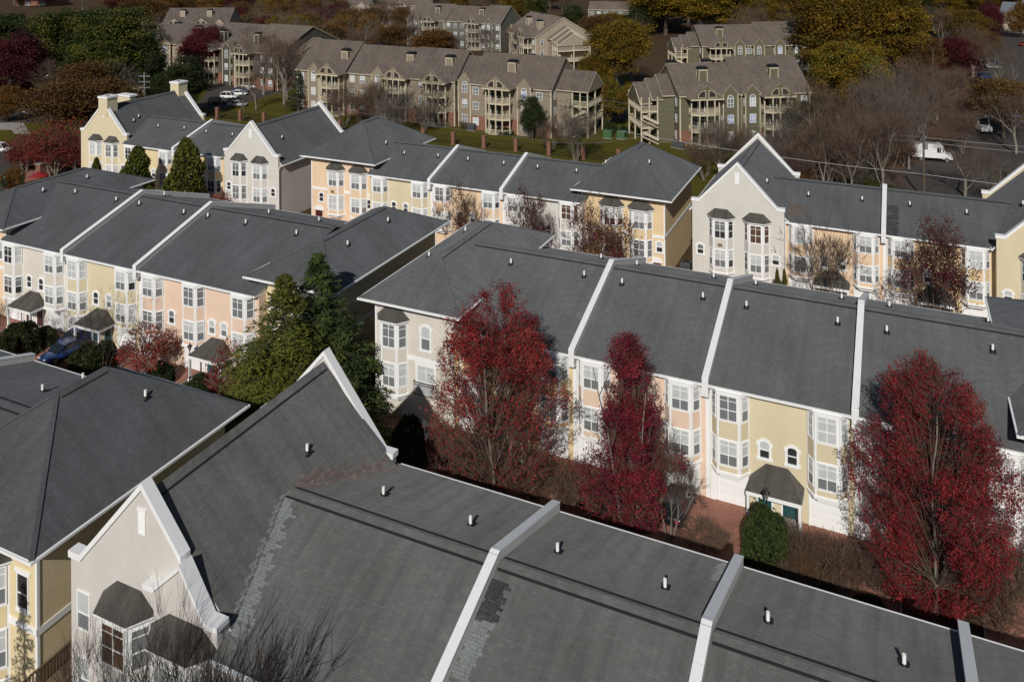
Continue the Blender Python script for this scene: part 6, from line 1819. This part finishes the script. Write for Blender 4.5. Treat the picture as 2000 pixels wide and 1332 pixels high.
def step_van(label, p, rz):
    h = thing('step_van', label, 'delivery truck', (p[0], p[1], 0), rz)
    b = MB()
    b.prism([(-3.6, -1.1, 0.75), (1.4, -1.1, 0.75), (1.4, -1.1, 3.05), (1.2, -1.1, 3.15), (-3.6, -1.1, 3.15)][::-1], (0, 2.2, 0), 0)
    b.prism([(1.42, -1.05, 0.6), (3.1, -1.05, 0.6), (3.1, -1.05, 1.25), (2.95, -1.05, 1.45), (1.95, -1.05, 1.62), (1.5, -1.05, 3.0), (1.42, -1.05, 3.0)][::-1], (0, 2.1, 0), 0)
    b.box(-3.62, -3.45, -1.14, 1.14, 0.55, 0.75, 1); b.box(-3.0, 3.0, -0.8, 0.8, 0.45, 0.6, 1)
    for k in range(8):
        b.box(-3.3 + k * 0.6, -3.27 + k * 0.6, -1.115, 1.115, 0.8, 3.1, 0)
    b.box(-2.9, 0.6, -0.7, 0.7, 3.152, 3.25, 2); b.box(-3.63, -3.602, -0.95, 0.95, 0.8, 2.95, 3)
    b.build('body', ['paint_white', 'black_metal', 'steel', 'paint_red'], h)
    g = MB()
    g.obox((1.745, 0, 2.3), (0.215, 0, -0.62), (0, 0.95, 0), (0.02, 0, 0.008), 0)
    for s in (-1, 1):
        g.box(0.55, 1.15, s * 1.105 - 0.006, s * 1.105 + 0.006, 1.75, 2.6, 0)
    g.build('windscreen', ['car_glass'], h)
    w = car_meshes('paint_white', True)[2]
    for x in (-2.1, 2.2):
        for y in (-0.95, 0.95):
            o = link('wheel', w, h, (x, y, 0.42)); o.scale = (1.25, 1.3, 1.25)
    for y in (-0.75, 0.75):
        link('headlight', car_meshes('paint_white', True)[3], h, (3.1, y, 0.95))
    m = MB()
    for s in (-1, 1):
        m.box(1.5, 1.58, s * 1.4 - 0.1, s * 1.4 + 0.1, 2.0, 2.5); m.box(1.5, 1.54, min(s * 1.06, s * 1.3), max(s * 1.06, s * 1.3), 2.4, 2.44)
    m.build('wing_mirror', ['black_metal'], h)
    return h
step_van("white step van parked by the pole above the right roofs", atz(1822, 314, 0.0), 0.12)
step_van("far white truck facing the camera among bare trees at the right", atz(1914, 256, 0), -R_90 + 0.35)

# ------------------------------------------------------------------ poles, wires, lamps
def pole(label, p, H, r=0.14, arms=(), trans=False, dirv=(1, 0), mat='wood_pole'):
    h = thing('utility_pole', label, 'utility pole', (p[0], p[1], 0))
    b = MB(); b.tube([(0, 0, -0.3), (0, 0, H * 0.5), (0, 0, H)], [r, r * 0.9, r * 0.75], 8); b.build('pole', [mat], h)
    d = np.array(dirv, float); d /= np.linalg.norm(d)
    for z in arms:
        a = MB(); a.beam((*(d * -1.2), z), (*(d * 1.2), z), 0.1, 0.12, 0)
        for t in (-1.1, -0.6, 0.6, 1.1):
            a.cyl(d * t, 0.05, 0.06, z + 0.06, z + 0.28, 6, 1)
        a.build('cross_arm', [mat, 'steel'], h)
    if trans:
        t = MB(); t.cyl((0.35, -0.1), 0.25, 0.25, H - 2.0, H - 1.1, 10, 0); t.cyl((0.35, -0.1), 0.1, 0.05, H - 1.1, H - 0.85, 8, 0); t.build('transformer', ['steel'], h)
    return h
pm = atz(1021, 262, 0); pole("wooden pole before the right end of the tan apartments", pm, (PY * 0 + (262 - 205) * depth(pm) / FPX), arms=(10.2 * 0.55,), dirv=(1, 0.2))
pr = ground_y(1806, 146); hr = CAMZ - (272 - PY) * depth(pr) / FPX
pole("tall wooden pole with transformer beside the white step van", pr, hr, 0.18, arms=(hr - 0.5,), trans=True, dirv=(0.4, 1))
pr2 = ground_y(1806, 128); hr2 = CAMZ - (342 - PY) * depth(pr2) / FPX
pole("short wooden pole with a pale cap below the white step van", pr2, hr2, 0.16, dirv=(1, 0))
pf_ = atz(1823, 200, 0); pole("slim pale pole at upper right before the leaf covered slope", pf_, (200 - 95) * depth(pf_) / FPX, 0.13, mat='wood_pole')
pl_ = ground_y(285, 128); hl = CAMZ - (137 - PY) * depth(pl_) / FPX
pole("grey pole with stacked insulator arms behind the gable with chimneys", pl_, hl, 0.17, arms=(hl - 0.8, hl - 2.0, hl - 3.2), mat='steel', dirv=(0.8, 0.3))
p4_ = atz(476, 236, 0); pole("wooden pole on the lawn behind the greige gable", p4_, (236 - 172) * depth(p4_) / FPX, 0.14, arms=(), dirv=(1, 0))
def street_lamp(label, u, v, vt, dirx):
    p = atz(u, v, 0); H = (v - vt) * depth(p) / FPX
    h = thing('street_lamp', label, 'street lamp', (p[0], p[1], 0))
    b = MB(); b.tube([(0, 0, 0), (0, 0, H - 0.6), (dirx * 0.8, 0, H - 0.1), (dirx * 3.0, 0, H)], [0.11, 0.09, 0.06, 0.05], 8); b.build('pole', ['steel'], h)
    l = MB(); l.box(dirx * 3.3 - 0.45, dirx * 3.3 + 0.45, -0.16, 0.16, H - 0.08, H + 0.08); l.build('lamp_head', ['white_trim'], h)
street_lamp("grey street lamp arm over the road before the brown trees at left", 112, 215, 150, -1)
street_lamp("grey street lamp arm just left of the pole with stacked insulator arms", 281, 215, 175, -1)
def wire(label, pts, sag, r=0.03):
    b = MB()
    for a, c in zip(pts[:-1], pts[1:]):
        a, c = np.array(a, float), np.array(c, float)
        b.tube([a + (c - a) * t - np.array([0, 0, sag * 4 * t * (1 - t)]) for t in np.linspace(0, 1, 13)], r, 5)
    o = b.build('power_line', ['steel'])
    tag(o, label, 'power line')
top = np.array([pr[0], pr[1], hr - 0.2]); t2 = np.array([pr2[0], pr2[1], hr2 - 0.3])
wire("thin upper power line between the tan apartments' pole and the transformer pole", [(pm[0], pm[1], 10.0), top, top + np.array([70, 6, 1])], 0.9, 0.022)
wire("thin lower power line just below the upper one, ending at the transformer pole", [(pm[0], pm[1], 9.0), top - np.array([0, 0, 0.7]), top + np.array([70, 6, 0.2])], 1.1, 0.022)
wire("thick pale cable sagging behind the right roofs past the short pole", [np.array([-40, 126, hr2 + 2.2]), t2, t2 + np.array([45, 1, -0.3])], 0.5, 0.032)
wire("thin wire crossing the lawn before the brick posts", [(p4_[0], p4_[1], 8.2), (-60, 135, 6.0), (pm[0] + 30, pm[1] - 12, 5.2)], 1.2, 0.02)
def lantern(label, p, H, wreath=False, hood=True):
    h = thing('lamp_post', label, 'lamp post', (p[0], p[1], 0))
    b = MB(); b.cyl((0, 0), 0.13, 0.08, 0, 0.5, 10); b.cyl((0, 0), 0.055, 0.045, 0.5, H - 0.5, 8); b.build('pole', ['black_metal'], h)
    l = MB(); l.cyl((0, 0), 0.09, 0.17, H - 0.5, H - 0.12, 8, 0); l.cyl((0, 0), 0.26, 0.05, H - 0.12, H + 0.12, 8, 1); l.cyl((0, 0), 0.04, 0.02, H + 0.12, H + 0.28, 6, 1)
    l.build('lantern', ['glass_mid', 'black_metal'], h)
    if wreath:
        w = MB(); n = 20
        w.tube([(0.62 * math.cos(2 * math.pi * k / n), -0.12, H - 1.35 + 0.62 * math.sin(2 * math.pi * k / n)) for k in range(n + 1)], 0.15, 7)
        w.build('wreath', ['green_b'], h)
pl = aty(1497, 962, 58.2); lantern("black lantern on a post before the brown porch roof, above the clipped green shrub", (pl[0], 58.2), pl[2] + 0.1)
pl = atz(371, 745, 0); lantern("thin black lamp post between round bushes before the wide rose townhouse", pl, 3.4)
for (u, v, lb) in [(43, 372, "lamp post with a dark wreath, right one of two at the left edge"), (9, 380, "lamp post with a dark wreath, left one of two at the left edge")]:
    p = atz(u, v, 0); lantern(lb, p, 3.2, True)
p = atz(76, 368, 0)
u_ = thing('patio_umbrella', "small red canopy beside the brick pillar at the left edge", 'umbrella', (p[0], p[1], 0))
b = MB(); b.cyl((0, 0), 0.04, 0.04, 0, 2.5, 8); b.build('pole', ['black_metal'], u_)
b = MB(); b.cyl((0, 0), 1.6, 0.08, 2.1, 2.75, 8); b.build('canopy', ['paint_red'], u_)
p = atz(80, 350, 0); b = MB(); b.box(-0.6, 0.6, -0.6, 0.6, 0, 2.6, 0); b.box(-0.75, 0.75, -0.75, 0.75, 2.602, 2.85, 1); o = b.build('brick_pillar', ['brick_red', 'concrete'], None, (p[0], p[1], 0)); tag(o, "brick gate pillar with pale cap beside the small red canopy", 'pillar')
# utility boxes, air conditioners, bins, deck rail
def box_unit(label, p, w, d, hh, mat, name, cat, group=None):
    h = thing(name, label, cat, (p[0], p[1], 0), 0, group)
    b = MB(); b.box(-w/2, w/2, -d/2, d/2, 0.08, hh, 0); b.box(-w/2 - 0.1, w/2 + 0.1, -d/2 - 0.1, d/2 + 0.1, 0, 0.078, 1); b.build('cabinet', [mat, 'concrete'], h)
    v = MB()
    for k in range(6):
        v.box(-w/2 + 0.08, w/2 - 0.08, -d/2 - 0.02, -d/2 - 0.002, hh * 0.2 + k * hh * 0.12, hh * 0.2 + k * hh * 0.12 + 0.03)
    v.cyl((0, 0), min(w, d) * 0.36, min(w, d) * 0.34, hh + 0.002, hh + 0.06, 12); v.build('grille', ['black_metal'], h)
box_unit("green utility box on the lawn, left one beside round shrubs", atz(1188, 270, 0), 1.7, 1.5, 1.7, 'utility_green', 'utility_box', 'utility box')
box_unit("green utility box on the lawn, right one by the olive apartments", atz(1214, 271, 0), 1.6, 1.4, 1.6, 'utility_green', 'utility_box', 'utility box')
box_unit("dark grey air conditioner between the tan side wall and the light grey gable", aty(1340, 520, 103) * np.array([1, 1, 0]), 1.2, 1.2, 1.3, 'ac_grey', 'air_conditioner', 'air conditioner')
for (u, v, lb) in [(1318, 288, "grey air conditioner at the olive apartments' brick base, left one"), (1330, 291, "grey air conditioner at the olive apartments' brick base, right one")]:
    box_unit(lb, atz(u, v, 0), 1.1, 1.1, 1.2, 'ac_grey', 'air_conditioner', 'air conditioner')
box_unit("dark grey bin cupboard before the tan apartments, by the red shrub", atz(921, 255, 0), 1.6, 1.0, 1.4, 'ac_grey', 'bin_cupboard', 'bin')
d = thing('wooden_deck', "wooden deck stair with railing at the bottom edge, left of the near gabled townhouse", 'deck', (-40.2, 29.2, 0))
b = MB(); b.box(-1.1, 0.9, -1.2, 2.2, 2.3, 2.45, 0); b.build('platform', ['wood_deck'], d)
b = MB()
for x in (-1.05, 0.85):
    b.box(x - 0.05, x + 0.05, -1.2, 2.2, 3.35, 3.43)
    for k in range(18):
        b.box(x - 0.03, x + 0.03, -1.15 + k * 0.19, -1.09 + k * 0.19, 2.45, 3.35)
b.box(-1.05, 0.85, 2.15, 2.22, 3.35, 3.43)
for k in range(11):
    b.box(-1.0 + k * 0.18, -0.94 + k * 0.18, 2.15, 2.21, 2.45, 3.35)
b.build('railing', ['wood_deck'], d)
b = MB()
for x in (-1.05, 0.85):
    for y in (-1.1, 2.1):
        b.box(x - 0.09, x + 0.09, y - 0.09, y + 0.09, 0, 2.3)
b.build('post', ['wood_deck'], d)
b = MB(); b.box(-31.0, -30.8, -0.09, 0.09, 0, 1); 
# upper right fence
b = MB()
a_, c_ = atz(1800, 165, 0), atz(1880, 160, 0)
for k in range(9):
    q = a_ + (c_ - a_) * k / 8
    b.box(q[0] - 0.08, q[0] + 0.08, q[1] - 0.08, q[1] + 0.08, 0, 2.2)
for z in (0.3, 1.2, 2.1):
    b.beam((*a_[:2], z), (*c_[:2], z), 0.05, 0.1)
tag(b.build('post_fence', ['wood_pole']), "dark fence along the leafy slope before the wine red tree, upper right", 'fence')
# paper thin stand-ins are avoided: everything above has its own thickness
